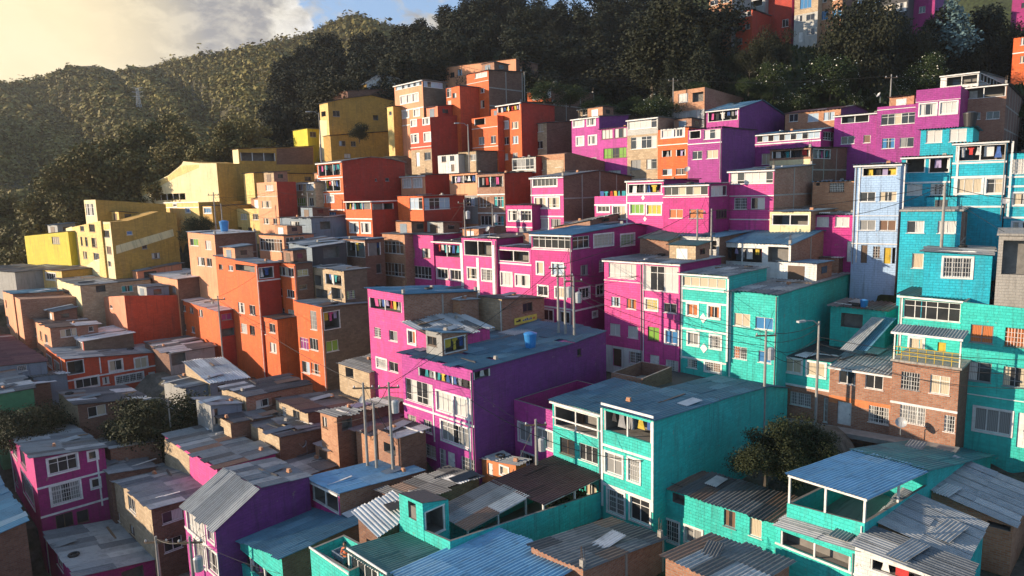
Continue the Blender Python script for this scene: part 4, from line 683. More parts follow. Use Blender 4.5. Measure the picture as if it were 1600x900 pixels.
H('P8b', 'striped tin canopy house with washing beneath it', 'brickdark', 'brickdark', 560, 590, 640, 833, 880, 35.5, yl=803, yr=800, roof='w', R=[('T', 838, 862, 594, 630)], rag=.2, nk='striped tin canopy house')
H('P8', 'house with a teal blue sheet roof and an open turquoise front', 'turq', 'brickdark', 345, 440, 626, 872, 960, 36, yl=833, yr=790, L=[('T', 850, 895, 352, 434)], roof='q', run=True, nk='teal roofed house with turquoise front')
# --- front centre
H('P11', 'turquoise roof terrace where a man stands beside a washing tub', 'turq', 'turq', 484, 545, 600, 893, 980, 32, yl=857, yr=868, roof='k', para=1.1, S=[('L', 515, 876, .1)])
H('P12', 'turquoise house with a green translucent sheet roof', 'turq', 'teal', 543, 605, 702, 900, 990, 30.5, yl=862, yr=866, L=[('Wd', 880, 912, 548, 590)], roof='g', S=[('L', 570, 874, .1)])
H('P13', 'turquoise roof terrace with long parapets and stored timber', 'turq', 'teal', 623, 703, 952, 846, 930, 33, yl=812, yr=781, roof='c', para=1.0)
H('P13t', 'small turquoise stair tower with an open white framed side', 'turq', 'teal', 623, 660, 700, 787, 900, after='P13', off=.02, yl=771, yr=781, L=[('h', 785, 811, 638, 650)], R=[('t', 793, 836, 664, 696)], roof='k')
H('P15', 'pale blue corrugated roof at the bottom edge', 'brick', 'brick', 648, 752, 908, 968, 1020, 26.5, yl=905, yr=890, roof='s', run=True, wl=6)
H('P14', 'brick house with a dark corrugated roof at the bottom centre', 'brick', 'brick', 830, 911, 1037, 890, 980, 30, yl=854, yr=841, roof='d', cols=1)
# --- front right
H('O1', 'long turquoise house with a worn dark corrugated roof', 'turq', 'teal', 1022, 1216, 1262, 820, 960, 35, yl=758, yr=785, L=[('h', 771, 787, 1051, 1070), ('n', 796, 824, 1131, 1149), ('w', 808, 839, 1171, 1190), ('Wd', 814, 846, 1036, 1060), ('Wk', 826, 850, 1071, 1096)], roof='d', rag=.15)
H('O2', 'turquoise house with a wide open terrace under a blue canopy', 'turq', 'teal', 1230, 1351, 1452, 818, 960, 31, roof='c', yl=786, a=50, yr=757, para=1.0, pav=(-.98, -.015, .01, .99, 780, 's', 735))
H('O2b', 'turquoise house with a teal roof patched with black', 'teal', 'teal', 1335, 1450, 1553, 735, 830, after='O2', aside='R', a=50, wl=4.0, yr=712, roof='t')
H('O3a', 'grey tin roofed house above a brick wall at the right edge', 'brickor', 'brickor', 1452, 1583, 1690, 822, 900, 34, yl=765, wr=6, L=[('h', 806, 826, 1542, 1580)], roof='l', rag=.05)
H('O2c', 'turquoise balcony house with a tin awning and white rail', 'turq', 'teal', 1213, 1338, 1346, 861, 990, after='O2', off=1.25, a=50, yl=822, wr=1.25, L=[('t', 836, 874, 1219, 1330)], roof='c', S=[('L', 1275, 873, .1)])
H('O3b', 'wide grey corrugated roof house at the right edge', 'brickor', 'teal', 1370, 1503, 1680, 877, 950, 29.5, yl=816, wr=4.6, roof='l', rag=.05)
H('O3c', 'house with a grey sheet roof over a cluttered white porch', 'white', 'turq', 1336, 1500, 1560, 917, 1000, 27, yl=853, L=[('T', 868, 905, 1359, 1445)], roof='c', wr=2.2, rag=.05, nk='house with the cluttered white porch')
H('P16', 'brick house with a patched striped roof at the bottom right', 'brick', 'brick', 1040, 1162, 1234, 922, 1000, 27.5, yl=871, yr=879, roof='p', rag=.25)

# --- stair heads and huts that stand on the flat roofs
def RT(key, fx, fy, w, l, h, c, roof, label, door=True):
    hd = HOUSES[key]; x, y = -fx*hd['wL'], fy*hd['wR']; x = max(x, -hd['wL']+w+.1); l = min(l, hd['wR']-y-.1)
    z = min(hd['hf'](x, y), hd['hf'](x-w, y+l), hd['hf'](x, y+l)); p = hd['root'].location+hd['u']*x+hd['v']*y+Vector((0, 0, z-.15))
    o = thing('rooftop_hut', p, label, 'hut', 'huts on the flat roofs', hd['root'].rotation_euler.z); mb = MB(); h2 = h+rnd.uniform(-.3, .3)
    for q, m in (([(-w,0,0),(0,0,0),(0,0,h),(-w,0,h)], 0), ([(0,0,0),(0,l,0),(0,l,h2),(0,0,h)], 1), ([(0,l,0),(-w,l,0),(-w,l,h2),(0,l,h2)], 1), ([(-w,l,0),(-w,0,0),(-w,0,h),(-w,l,h2)], 0)): mb.face(q, m)
    mb.build('wall', c, o); rb = MB(); sheets(rb, lambda X, Y: h+(h2-h)*Y/l, -w-.2, .2, -.25, l+.2, True, .24, 1, .2); rb.build('roof', 'roof_'+roof, o)
    db = MB(); db.box(-w*.72, -.03, .1, -w*.3, .03, min(h-.25, 1.9)); db.build('door' if door else 'shutter', rnd.choice(['bluegrey', 'brownframe', 'frame', 'dark']), o)
    wb = MB(); wb.box(-.03, l*.3, h*.45, .03, l*.65, h*.8); wb.build('window', 'glass', o)
for key, fx, fy, w, l, h, c, roof, label in [
  ('I1', .15, .1, 2.2, 1.6, 1.5, ('brick', 'brickdark'), 'd', 'brick stair hut on top of the slim orange tower'), ('I4', .55, .1, 3.0, 2.2, 1.5, ('peach', 'brick'), 'p', 'salmon hut on the tin roof of the tall orange house'),
  ('I6', .1, .45, 3.2, 2.6, 1.8, ('lgrey', 'bluegrey'), 'c', 'grey sheet hut on the flat roof of the large blank orange house'), ('H10', .3, .3, 3, 2.4, 1.4, ('bluegrey', 'brickdark'), 'p', 'second tin hut stacked on the blue grey tin shack'),
  ('H11', .2, .3, 3.0, 2.0, 1.3, ('brickor', 'brick'), 'd', 'brick hut on the salmon house with the dark glazed terrace'), ('H15', .1, .2, 3.2, 2.6, 1.6, ('brickor', 'brickdark'), 'd', 'brick hut on the brick house left of the pink row'), ('G8', .2, .35, 3.4, 2.6, 1.5, ('lgrey', 'brickdark'), 'c', 'grey hut on the left end of the pink row'),
  ('G9', .2, .5, 2.8, 2.4, 1.4, ('brickor', 'brick'), 'p', 'brick hut behind the white and blue washing'), ('G11', .15, .4, 3.0, 2.6, 1.4, ('brick', 'brickdark'), 'd', 'brick hut on the pink house beside the big magenta block'), ('F1b', .1, .45, 2.6, 2.4, 1.4, ('stone', 'brick'), 'g', 'stone hut with green sheets behind the huge white gallery'),
  ('F3', .1, .35, 3.4, 3.4, 1.7, ('white', 'brick'), 'b', 'white hut with blue sheets on the house with the long blank wall'), ('F3', .2, .6, 3.2, 4.0, 1.6, ('brick', 'brickdark'), 'd', 'brick hut at the far end of the long blank turquoise wall'), ('B7', .2, .3, 2.8, 3.0, 1.6, ('brick', 'brickdark'), 'c', 'brick stair hut on the tallest red house'),
  ('B9', .2, .3, 2.6, 3, 1.7, ('salmon', 'darkred'), 'c', 'salmon hut on the deep red house with four white windows'), ('B10', .3, .4, 2.6, 2.4, 1.5, ('orange', 'red'), 'd', 'red hut behind the small planted balcony'), ('C4', .3, .4, 2.6, 2.4, 1.5, ('brickor', 'brickdark'), 'd', 'brick hut on the left end of the top magenta row'),
  ('C7', .3, .4, 2.4, 2.4, 1.5, ('brick', 'brickdark'), 'd', 'brick hut on the bright orange house in the magenta row'), ('H3', .3, .2, 2.8, 2.0, 1.5, ('stone', 'brick'), 'c', 'stone hut on the salmon house above the shacks'), ('H2', .2, .3, 2.8, 2.6, 1.5, ('brickor', 'brick'), 'c', 'brick hut on the narrow cream house'),
  ('A1b', .1, .4, 3, 2.4, 1.6, ('yellow', 'ochre'), 'd', 'yellow hut on the tall yellow and cream building'), ('A7', .3, .3, 3.6, 2.6, 1.6, ('brickor', 'brick'), 'd', 'brick hut on the yellow house with three windows in a row'), ('A2', .6, .3, 3.0, 2.6, 1.6, ('lgrey', 'grey'), 'c', 'grey hut on the bright lemon yellow house'),
  ('J2', .3, .3, 3.4, 2.4, 1.4, ('brickor', 'brickdark'), 'd', 'brick hut on the two storey brick house with the ragged roof'), ('E10', .2, .3, 2.2, 3.0, 1.6, ('aqua', 'brickdark'), 'c', 'cyan hut on the cyan block walled house'), ('P6', .2, .55, 2.2, 2.4, 1.2, ('brickor', 'brick'), 'p', 'low brick hut on the big patched dark grey roof'), ('D12', .2, .4, 2.6, 2.6, 1.4, ('brickor', 'brick'), 'd', 'brick hut on the purple house with the brown window band')]:
    RT(key, fx, fy, w, l, h, c, roof, label)
# ------------------------------------------------------------------ ground
ctrl = []
for k_, h_ in HOUSES.items():
    b_ = h_['root'].location; ctrl.append((b_.x, b_.y, b_.z, 1.0))
    q_ = b_ - h_['u']*h_['wL']; ctrl.append((q_.x, q_.y, b_.z+.3, .5))
for x, y, d in [(700,112,140),(620,135,138),(850,135,122),(1000,150,116),(1150,120,114),(1300,120,112),(1450,125,108),(1600,135,104),(1100,20,140),(1300,60,126),(560,160,142),(450,235,145),(350,300,145),(200,350,140),(100,400,132),(0,440,125),(1600,-20,140),(800,60,165),(600,120,185),(480,190,190),(1100,-50,175),(1600,-120,190),(1700,100,110),(1800,300,90),(1800,500,60),(1800,700,45),(-300,520,120),(-300,600,90),(-300,760,60)]:
    p = at(x, y, d); ctrl.append((p.x, p.y, p.z, 1.2))
for x, y, z in [(0,12,CZ-30),(-40,12,CZ-32),(40,12,CZ-28),(0,-20,CZ-34),(-120,30,CZ-38),(-220,100,CZ-38),(-200,180,CZ-22),(-140,215,CZ-15),(-60,215,CZ+5),(120,150,CZ+40),(200,100,CZ+30),(150,215,CZ+55),(40,215,CZ+42),(200,-20,CZ-10),(-200,-20,CZ-40),(280,215,CZ+60),(-290,215,CZ-30)]:
    ctrl.append((x, y, z, 2.0))
CT = np.array(ctrl)
def tz(X, Y):
    X = np.asarray(X, float); Y = np.asarray(Y, float)
    r2 = (X[..., None]-CT[:, 0])**2+(Y[..., None]-CT[:, 1])**2
    w = CT[:, 3]/(r2+16)**1.6
    return (w*CT[:, 2]).sum(-1)/w.sum(-1)-.6
gx = np.concatenate([np.arange(-300, -100, 10), np.arange(-100, 100, 1.5), np.arange(100, 301, 10)]); gy = np.concatenate([np.arange(-30, 20, 6), np.arange(20, 135, 1.5), np.arange(135, 222, 5)])
GX, GY = np.meshgrid(gx, gy); GZ = tz(GX, GY)
for (b, u, v, wL, wR) in FOOT:
    s = (GX-b.x)*u.x+(GY-b.y)*u.y; t = (GX-b.x)*v.x+(GY-b.y)*v.y
    ins = (s > -wL-2.5) & (s < 2.5) & (t > -2.5) & (t < wR+2.)
    GZ[ins] = np.minimum(GZ[ins], b.z-.1)
def gridmesh(name, X, Y, Z, m):
    ny, nx = X.shape; vs = np.stack([X, Y, Z], -1).reshape(-1, 3)
    idx = np.arange(nx*ny).reshape(ny, nx); f = np.stack([idx[:-1, :-1], idx[:-1, 1:], idx[1:, 1:], idx[1:, :-1]], -1).reshape(-1, 4)
    me = bpy.data.meshes.new(name); me.from_pydata(vs.tolist(), [], f.tolist()); me.polygons.foreach_set('use_smooth', [True]*len(f)); me.materials.append(m); me.update()
    return put(name, me)
m, nt, b = newmat('soil'); oc = coords(nt, 'Object')
n1 = noise(nt, oc, .12, 6); n2 = noise(nt, oc, 1.4, 6, .7); sep = nt.nodes.new('ShaderNodeSeparateXYZ'); nt.links.new(oc, sep.inputs[0])
base = mixc(nt, ramp(nt, n2, [(.35, 0), (.65, 1)]), (.05, .045, .035), (.13, .115, .095))
gr = mixc(nt, ramp(nt, n2, [(.4, 0), (.62, 1)]), (.012, .018, .006), (.036, .050, .014))
mr = N(nt, 'ShaderNodeMapRange'); nt.links.new(sep.outputs[2], mr.inputs[0]); mr.inputs[1].default_value = CZ+3; mr.inputs[2].default_value = CZ+9
f2 = N(nt, 'ShaderNodeMath', operation='MAXIMUM'); nt.links.new(mr.outputs[0], f2.inputs[0]); nt.links.new(ramp(nt, n1, [(.5, 0), (.6, 1)]), f2.inputs[1])
nt.links.new(mixc(nt, f2.outputs[0], base, gr), b.inputs['Base Color']); b.inputs['Roughness'].default_value = .95; bump(nt, b, n2, .8, .15)
tag(gridmesh('ground', GX, GY, GZ, m), kind='structure')
def gz(x, y): return float(tz(np.array([x]), np.array([y]))[0])
# ------------------------------------------------------------------ far mountain, its wood, and an added, unseen ridge to the west
SKYP = [(-500,240),(-220,180),(-90,140),(0,118),(60,104),(110,86),(150,84),(180,94),(200,88),(232,84),(300,78),(340,72),(400,64),(440,54),(480,40),(510,26),(540,18),(570,18),(600,26),(640,34),(700,60),(800,100),(1200,160),(2200,220)]
SKY = []
for x_, y_ in SKYP:
    r_ = ray(x_, y_); SKY.append((math.degrees(math.atan2(r_.x, r_.y)), math.degrees(math.atan2(r_.z, math.hypot(r_.x, r_.y)))-.75))
def skyel(a): return interp(SKY, a)
azs = np.radians(np.arange(-80, 66, .6)); rs = np.concatenate([np.arange(205, 640, 7.5), np.arange(640, 1500, 60), np.arange(1500, 5001, 500)])
AZ, RS = np.meshgrid(azs, rs); RID = 470.
el = np.array([math.tan(R_(skyel(math.degrees(a)))) for a in azs])
rid = RID+60*np.sin(azs*9)+30*np.sin(azs*23+1)
zr = CZ+el*rid
z0 = tz(np.sin(azs)*205, np.cos(azs)*205)-3
zz = np.zeros_like(AZ)
for j in range(len(azs)):
    t = np.clip((rs-205)/(rid[j]-205), 0, 1); up_ = z0[j]+(zr[j]-z0[j])*(t**.92)
    gul = 5.5*np.sin(azs[j]*38+t*3)*np.sin(math.pi*np.clip(t, 0, 1))+3*np.sin(azs[j]*90+t*9)*np.sin(math.pi*t)
    dn = zr[j]-(rs-rid[j])*.12
    zz[:, j] = np.where(rs < rid[j], up_+gul, np.maximum(dn, -60))
    if -76 > math.degrees(azs[j]): pass
# unseen ridge off to the west, added to shade the mountain's flank
X = np.sin(AZ)*RS; Y = np.cos(AZ)*RS
m, nt, b = newmat('wooded_slope'); oc = coords(nt, 'Object'); n1 = noise(nt, oc, .02, 5); n2 = noise(nt, oc, .25, 6, .75)
nt.links.new(mixc(nt, ramp(nt, n2, [(.35, 0), (.68, 1)]), mixc(nt, n1, (.018, .018, .007), (.035, .032, .012)), (.075, .066, .022)), b.inputs['Base Color']); b.inputs['Roughness'].default_value = .95; bump(nt, b, n2, 1., 1.5)
tag(gridmesh('hill', X, Y, zz, m), kind='structure')
from mathutils import noise as mnoise
wx = np.arange(-1300, -420, 20.); wy = np.arange(120, 1300, 20.); WX, WY = np.meshgrid(wx, wy)
WZ = CZ-60+(118+16*np.sin(WY*.031)+9*np.sin(WY*.083+1))*np.exp(-((WX+800)/150)**2)*np.clip((WY-170)/80, 0, 1)*np.clip((1280-WY)/150, 0, 1)  # added ridge out of view, crest waved for a ragged shadow line
tag(gridmesh('added_shade_ridge', WX, WY, WZ, m), kind='structure')
# scattered tree crowns of the far wood: one mass
rs_ = np.random.RandomState(4)
def farwood():
    n = 38000; kq = 16; a = R_(-46)+(rs_.rand(n))*R_(46); r = 215+(rid.mean()+35-215)*rs_.rand(n)**.75
    ji = np.clip(np.round((a-azs[0])/(azs[1]-azs[0])).astype(int), 0, len(azs)-1); ri = np.clip(np.searchsorted(rs, r), 1, len(rs)-1)
    t_ = (r-rs[ri-1])/(rs[ri]-rs[ri-1]); zc = zz[ri-1, ji]*(1-t_)+zz[ri, ji]*t_
    clump = .5+.5*np.sin(a*61+np.sin(r*.06)*2)*np.sin(r*.085+a*17)
    s = rs_.uniform(.6, 1.5, n)*(.75+r/620)*(.7+.6*clump); s = np.where(rs_.rand(n) < .05, s*1.6, s); tall = rs_.uniform(.7, 1.3, n); tall = np.where((np.abs(r-rid[ji]) < 30) & (rs_.rand(n) < .3), tall*1.8, tall)
    d = rs_.normal(size=(n, kq, 3)); d[..., 2] = np.abs(d[..., 2])*1.1-.35; d /= np.linalg.norm(d, axis=-1, keepdims=True)
    c = np.stack([np.sin(a)*r, np.cos(a)*r, zc+s*.25*tall], -1)[:, None]+d*np.stack([s, s, s*tall], -1)[:, None]*rs_.uniform(.45, 1.05, (n, kq, 1))
    nn = d+np.array([0, 0, .35])+rs_.normal(size=(n, kq, 3))*.35; nn /= np.linalg.norm(nn, axis=-1, keepdims=True); t1 = np.cross(nn, rs_.normal(size=(n, kq, 3))); t1 /= np.linalg.norm(t1, axis=-1, keepdims=True); t2 = np.cross(nn, t1)
    q = (s[:, None]*rs_.uniform(.18, .46, (n, kq)))[..., None]
    V = np.stack([c-t1*q-t2*q*.4, c+t1*q*.2-t2*q, c+t1*q+t2*q*.3, c-t1*q*.1+t2*q+nn*q*.2], 2); nv = n*kq*4; me = bpy.data.meshes.new('far_wood'); me.vertices.add(nv); me.vertices.foreach_set('co', V.reshape(-1).astype(np.float32)); me.loops.add(nv); me.loops.foreach_set('vertex_index', np.arange(nv, dtype=np.int32)); me.polygons.add(n*kq); me.polygons.foreach_set('loop_start', np.arange(0, nv, 4, dtype=np.int32)); me.materials.append(mat('leaffar')); me.update()
    tag(put('far_wood', me), kind='stuff')
farwood()
# ------------------------------------------------------------------ trees
def crown_mesh(name, lobes, n, leaf, m, seed, fl=0):
    r = random.Random(seed); vs, fs, mi = [], [], []; tot = sum(l[3]**2 for l in lobes)
    for (x, y, z, rad) in lobes:
        for _ in range(int(n*rad**2/tot)):
            d = Vector((r.gauss(0, 1), r.gauss(0, 1), r.gauss(0, 1))).normalized(); rr = rad*(r.random()**.33)*(1+.22*math.sin(d.x*9+d.z*7)+.15*r.uniform(-1, 1))
            c = Vector((x, y, z))+Vector((d.x*rr, d.y*rr, d.z*rr*.92))
            nn = (d*.7+Vector((r.uniform(-1, 1), r.uniform(-1, 1), r.uniform(-.6, 1)))).normalized(); t = nn.cross(Vector((r.uniform(-1, 1), r.uniform(-1, 1), r.uniform(-1, 1)))).normalized(); bt = nn.cross(t)
            s = leaf*r.uniform(.6, 1.35); k = len(vs)
            vs += [c-t*s*.5-bt*s*.2, c+t*s*.1-bt*s*.55, c+t*s*.55+bt*s*.1, c-t*s*.05+bt*s*.5+nn*s*.15]; fs.append((k, k+1, k+2, k+3)); mi.append(1 if r.random() < fl and d.z > -.3 and rr > rad*.75 else 0)
    me = bpy.data.meshes.new(name); me.from_pydata([tuple(v) for v in vs], [], fs); me.materials.append(mat(m))
    if fl: me.materials.append(mat('flower')); me.polygons.foreach_set('material_index', mi)
    me.update(); return me
def trunk_mesh(h, r, limbs, seed, nm='trunk'):
    q = random.Random(seed); mb = MB(); pts = [(q.uniform(-.02, .02)*h*(i > 0), q.uniform(-.02, .02)*h*(i > 0), -.25*h+1.15*h*i/5) for i in range(6)]
    mb.tube(pts, [r*(1.25-.2*i) for i in range(6)], 7)
    for (x, y, z, rad) in limbs:
        s = Vector(pts[3]) if z > h*.5 else Vector(pts[2]); mb.tube([s, s.lerp(Vector((x, y, z)), .55)+Vector((0, 0, -.03*h)), (x, y, z)], [r*.55, r*.38, r*.15], 5, cap=False)
    return mb.mesh(nm, ['bark'], True)
KINDS = {}
def kind(k, lobes, n, leaf, m, h, r, seed, fl=0):
    KINDS[k] = [(crown_mesh('crown', [(x+0*i, y, z, rad) for (x, y, z, rad) in lobes(random.Random(seed+i))], n, leaf, m, seed+i, fl), trunk_mesh(h, r, lobes(random.Random(seed+i))[:6], seed+i)) for i in range(3)]
def euc(q):    # tall gum tree, unit height 1
    return [(q.uniform(-.13, .13)*(1.15-z*.6), q.uniform(-.13, .13)*(1.15-z*.6), z, q.uniform(.085, .14)*(1.2-.45*z)) for z in [.32, .40, .46, .52, .58, .64, .70, .76, .82, .87, .92, .5, .66, .8]]
def pine(q):   # broad dark cypress or pine
    return [(q.uniform(-.16, .16)*(1.1-z), q.uniform(-.16, .16)*(1.1-z), z, max(.06, .26*(1.08-z))) for z in [.14, .2, .27, .34, .42, .5, .58, .66, .74, .82, .9, .96, .22, .36]]
def bushy(q):
    return [(q.uniform(-.3, .3), q.uniform(-.3, .3), z, q.uniform(.16, .26)) for z in [.25, .3, .36, .42, .48, .55, .6, .66, .72, .78, .5, .4]]
kind('euc', euc, 7000, .020, 'leafbrown', .55, .018, 10)
kind('dark', euc, 8200, .020, 'leafdark', .5, .018, 30)
kind('pine', pine, 8200, .021, 'leafdark', .4, .022, 50)
kind('mid', bushy, 8200, .026, 'leafmid', .4, .03, 70)
kind('bush', bushy, 15000, .021, 'leafbush', .4, .03, 90)
kind('green', bushy, 7000, .026, 'leafgreen', .4, .02, 110)
kind('flower', bushy, 7000, .026, 'leafgreen', .4, .02, 110, .07)
kind('blue', pine, 3200, .034, 'leafblue', .4, .02, 130)
def tree(k, px, py, d, h, label, group=None, cat='tree', name='tree', w=1., base=None):
    p = at(px, py, d); cm, tm = rnd.choice(KINDS[k]); bz = p.z-h if base is None else base
    o = thing(name, (p.x, p.y, bz), label, cat, group, rnd.uniform(0, 6.28)); o.scale = (h*w*rnd.uniform(.9, 1.1), h*w*rnd.uniform(.9, 1.1), h)
    put('crown', cm, o); put('trunk', tm, o)
    return o
TL = [(90,238),(70,276),(40,300),(104,262),(130,222),(150,238),(168,214),(186,232),(204,196),(222,188),(240,206),(262,178),(276,190),(290,206),(306,226),(322,246),(20,344),(6,372),(56,326),(30,392),(120,300),(150,290),(180,272),(210,262),(236,246),(80,336),(12,300),(262,236)]
for i, (x, y) in enumerate(TL):
    tree('euc', x, y, rnd.uniform(112, 135) + (10 if y < 215 else 0), rnd.uniform(13, 19), 'loose brownish eucalyptus in the grove behind the yellow buildings', 'eucalyptus grove behind the yellow buildings', w=1.25)
for x, y in [(350,188),(366,182),(384,192),(400,186),(338,236),(352,258),(342,225),(412,215),(392,230),(372,225)]:
    tree('euc', x, y, rnd.uniform(122, 138), rnd.uniform(12, 17), 'slender olive tree beside the brick topped yellow house', 'olive trees beside the brick topped yellow house', w=1.2)
up_l = [(415,95),(440,70),(470,62),(500,58),(540,58),(575,50),(600,44),(640,36),(665,26),(700,4),(730,-8),(760,-14),(800,-24),(850,-34),(900,-34),(960,-34),(1020,-30),(1080,-14),(1110,-4)]
lo_l = [(415,210),(440,215),(470,190),(500,130),(540,105),(600,95),(640,90),(690,84),(760,76),(810,88),(850,100),(900,118),(1000,118),(1060,110),(1110,80)]
for row in range(6):
    t = row/5; n = 22 if row < 5 else 20
    for i in range(n):
        x = 418+(1108-418)*(i+rnd.uniform(.1, .9))/n; ty = t+rnd.uniform(-.1, .1); y = interp(up_l, x)*(1-ty)+interp(lo_l, x)*ty+rnd.uniform(-6, 8)
        if 688 < x < 830 and 60 < y < 100 and t > .5 and rnd.random() < .5: continue
        dd = 182-50*t+rnd.uniform(-4, 4)
        k = rnd.choice(['dark', 'dark', 'pine', 'pine', 'mid' if t > .55 else 'dark', 'dark'])
        tree(k, x, y, dd, rnd.uniform(13, 19)*(1 if t < .8 else .75), {'dark': 'dark gum tree in the wood on the ridge', 'pine': 'dark cone shaped conifer in the wood on the ridge', 'mid': 'rounded dull green tree in the wood on the ridge'}[k], {'dark': 'dark gum trees on the ridge', 'pine': 'dark conifers on the ridge', 'mid': 'rounded trees on the ridge'}[k], w=1.5 if k == 'dark' else 1.3)
# hillside on the upper right
for x, y, h in [(1116,48,6),(1150,60,5),(1196,44,7),(1222,44,6),(1215,70,6),(1338,-10,15),(1350,-30,17),(1362,12,13),(1378,20,14),(1285,76,6),(1312,70,7),(1332,44,10),(1396,34,10),(1420,46,10),(1440,42,9),(1455,52,10),(1470,60,9),(1490,52,10),(1515,45,11),(1532,10,15),(1545,8,14),(1562,30,11),(1585,34,10),(1540,60,10),(1570,80,9),(1385,70,9),(1360,60,10),(1345,85,8),(1408,78,8),(1500,85,7),(1110,65,8),(1172,70,5),(1090,45,11),(1466,10,13),(1190,66,5),(1180,90,5),(1430,92,7),(1465,95,7),(1520,92,7),(1550,100,6),(1335,118,6),(1355,125,6),(1375,118,6),(1390,105,7)]:
    k = rnd.choice(['pine', 'mid', 'dark', 'mid'])
    tree(k, x, y, rnd.uniform(106, 114), h, {'pine': 'dark conifer on the grassy slope below the hilltop houses', 'mid': 'bushy dull green tree on the grassy slope below the hilltop houses', 'dark': 'loose dark gum tree on the grassy slope below the hilltop houses'}[k], {'pine': 'conifers on the slope', 'mid': 'bushy trees on the slope', 'dark': 'gum trees on the slope'}[k], w=.75 if k == 'mid' else 1.15)
for x, y, h in [(1030,-6,14),(1050,6,13),(1070,-2,15),(1090,10,13),(1040,30,12),(1062,36,11),(1082,44,11),(1088,30,12),(1020,44,11),(1078,-16,15),(1075,66,8),(1050,72,8),(1095,78,7)]:
    k = rnd.choice(['pine', 'dark', 'mid']); tree(k, x, y, 121 if y < 50 else 114, h, {'pine': 'dark conifer left of the hilltop brick apartment house', 'mid': 'rounded tree left of the hilltop brick apartment house', 'dark': 'dark gum tree left of the hilltop brick apartment house'}[k], {'pine': 'conifers left of the hilltop houses', 'mid': 'rounded trees left of the hilltop houses', 'dark': 'gum trees left of the hilltop houses'}[k], w=1.3)
for x, y, d, h in [(1640,330,60,6),(1690,300,66,7),(1720,420,54,6),(1680,200,84,7),(1760,260,78,8),(1680,560,46,5),(1740,620,42,5),(1660,150,92,7),(1820,380,60,7)]:
    tree('mid', x, y, d, h, 'bushy tree on the slope just beyond the right edge of the photo', 'bushy trees beyond the right edge', w=1.4)
tree('blue', 1492, -18, 109, 10.5, 'pale blue green cypress standing among dark trees at the upper right', w=1.25)
for x, y, h in [(1210,94,5),(1300,84,6.5),(1308,100,5),(1240,142,3.6),(1330,146,3.6),(1408,130,3.4),(1445,84,5.5),(1432,98,5),(1012,146,4.2),(1045,158,3.4)]:
    tree('flower', x, y, 104 if x > 1100 else 103, h, 'leafy shrub speckled with white flowers on the slope above the houses', 'white flowering shrubs on the slope', cat='shrub', name='flowering_shrub', w=1.25)
for x, y, h in [(1170,120,2.5),(1190,130,2.5),(1270,150,2.6),(1290,156,2.4),(1360,150,2.4),(1385,158,2.2),(985,150,3),(960,158,2.6),(930,148,3.4),(890,128,3.6),(850,126,3.4),(1100,126,3),(1225,160,2)]:
    tree('green', x, y, 104, h, 'low green bush at the foot of the slope above the houses', 'low bushes above the houses', cat='bush', name='bush', w=1.6)
tree('bush', 1236, 636, 41, 5.2, 'large dark leafy tree in the garden beside the turquoise side wall', w=.85)
tree('bush', 1272, 664, 40.5, 2.8, 'dark bush in the garden in front of the brick garage house', cat='bush', name='bush', w=1.2)
tree('bush', 1198, 672, 39.5, 3.2, 'small dark bush leaning on the turquoise side wall', cat='bush', name='bush', w=1.3)
tree('bush', 240, 604, 57.5, 6.0, 'broad brownish tree in front of the long dark roofed low house', w=1.5)
tree('bush', 205, 640, 58.5, 4.0, 'low dark bush in front of the broad brownish tree', cat='bush', name='bush', w=1.4)
tree('bush', 34, 622, 57, 5.0, 'dark round tree by the green walled shack at the left edge', w=1.4)
tree('bush', 100, 640, 61, 3.5, 'dark bush behind the plum house roof', cat='bush', name='bush', w=1.4)
tree('bush', 305, 336, 92, 3.6, 'dark bush beside the yellow building with the slanting band', cat='bush', name='bush', w=1.4)
tree('mid', 560, 190, 108, 3., 'small shrub by the ochre extension', cat='bush', name='bush', w=1.2)
# rough grass on the open slope
gn = 9000; gx_ = rs_.uniform(14, 92, gn); gy_ = rs_.uniform(92, 128, gn); gz_ = tz(gx_, gy_); vs, fs = [], []
for i in range(gn):
    a_ = rs_.rand()*6.28; h_ = rs_.uniform(.25, .8); w_ = rs_.uniform(.15, .4); dx, dy = math.cos(a_)*w_, math.sin(a_)*w_; k = len(vs); lx, ly = rs_.uniform(-.3, .3, 2)
    vs += [(gx_[i]-dx, gy_[i]-dy, gz_[i]-.1), (gx_[i]+dx, gy_[i]+dy, gz_[i]-.1), (gx_[i]+dx*.6+lx, gy_[i]+dy*.6+ly, gz_[i]+h_), (gx_[i]-dx*.5+lx, gy_[i]-dy*.5+ly, gz_[i]+h_*.8)]; fs.append((k, k+1, k+2, k+3))
me = bpy.data.meshes.new('grass'); me.from_pydata(vs, [], fs); me.materials.append(mat('leafgreen')); me.update(); tag(put('grass', me), kind='stuff')
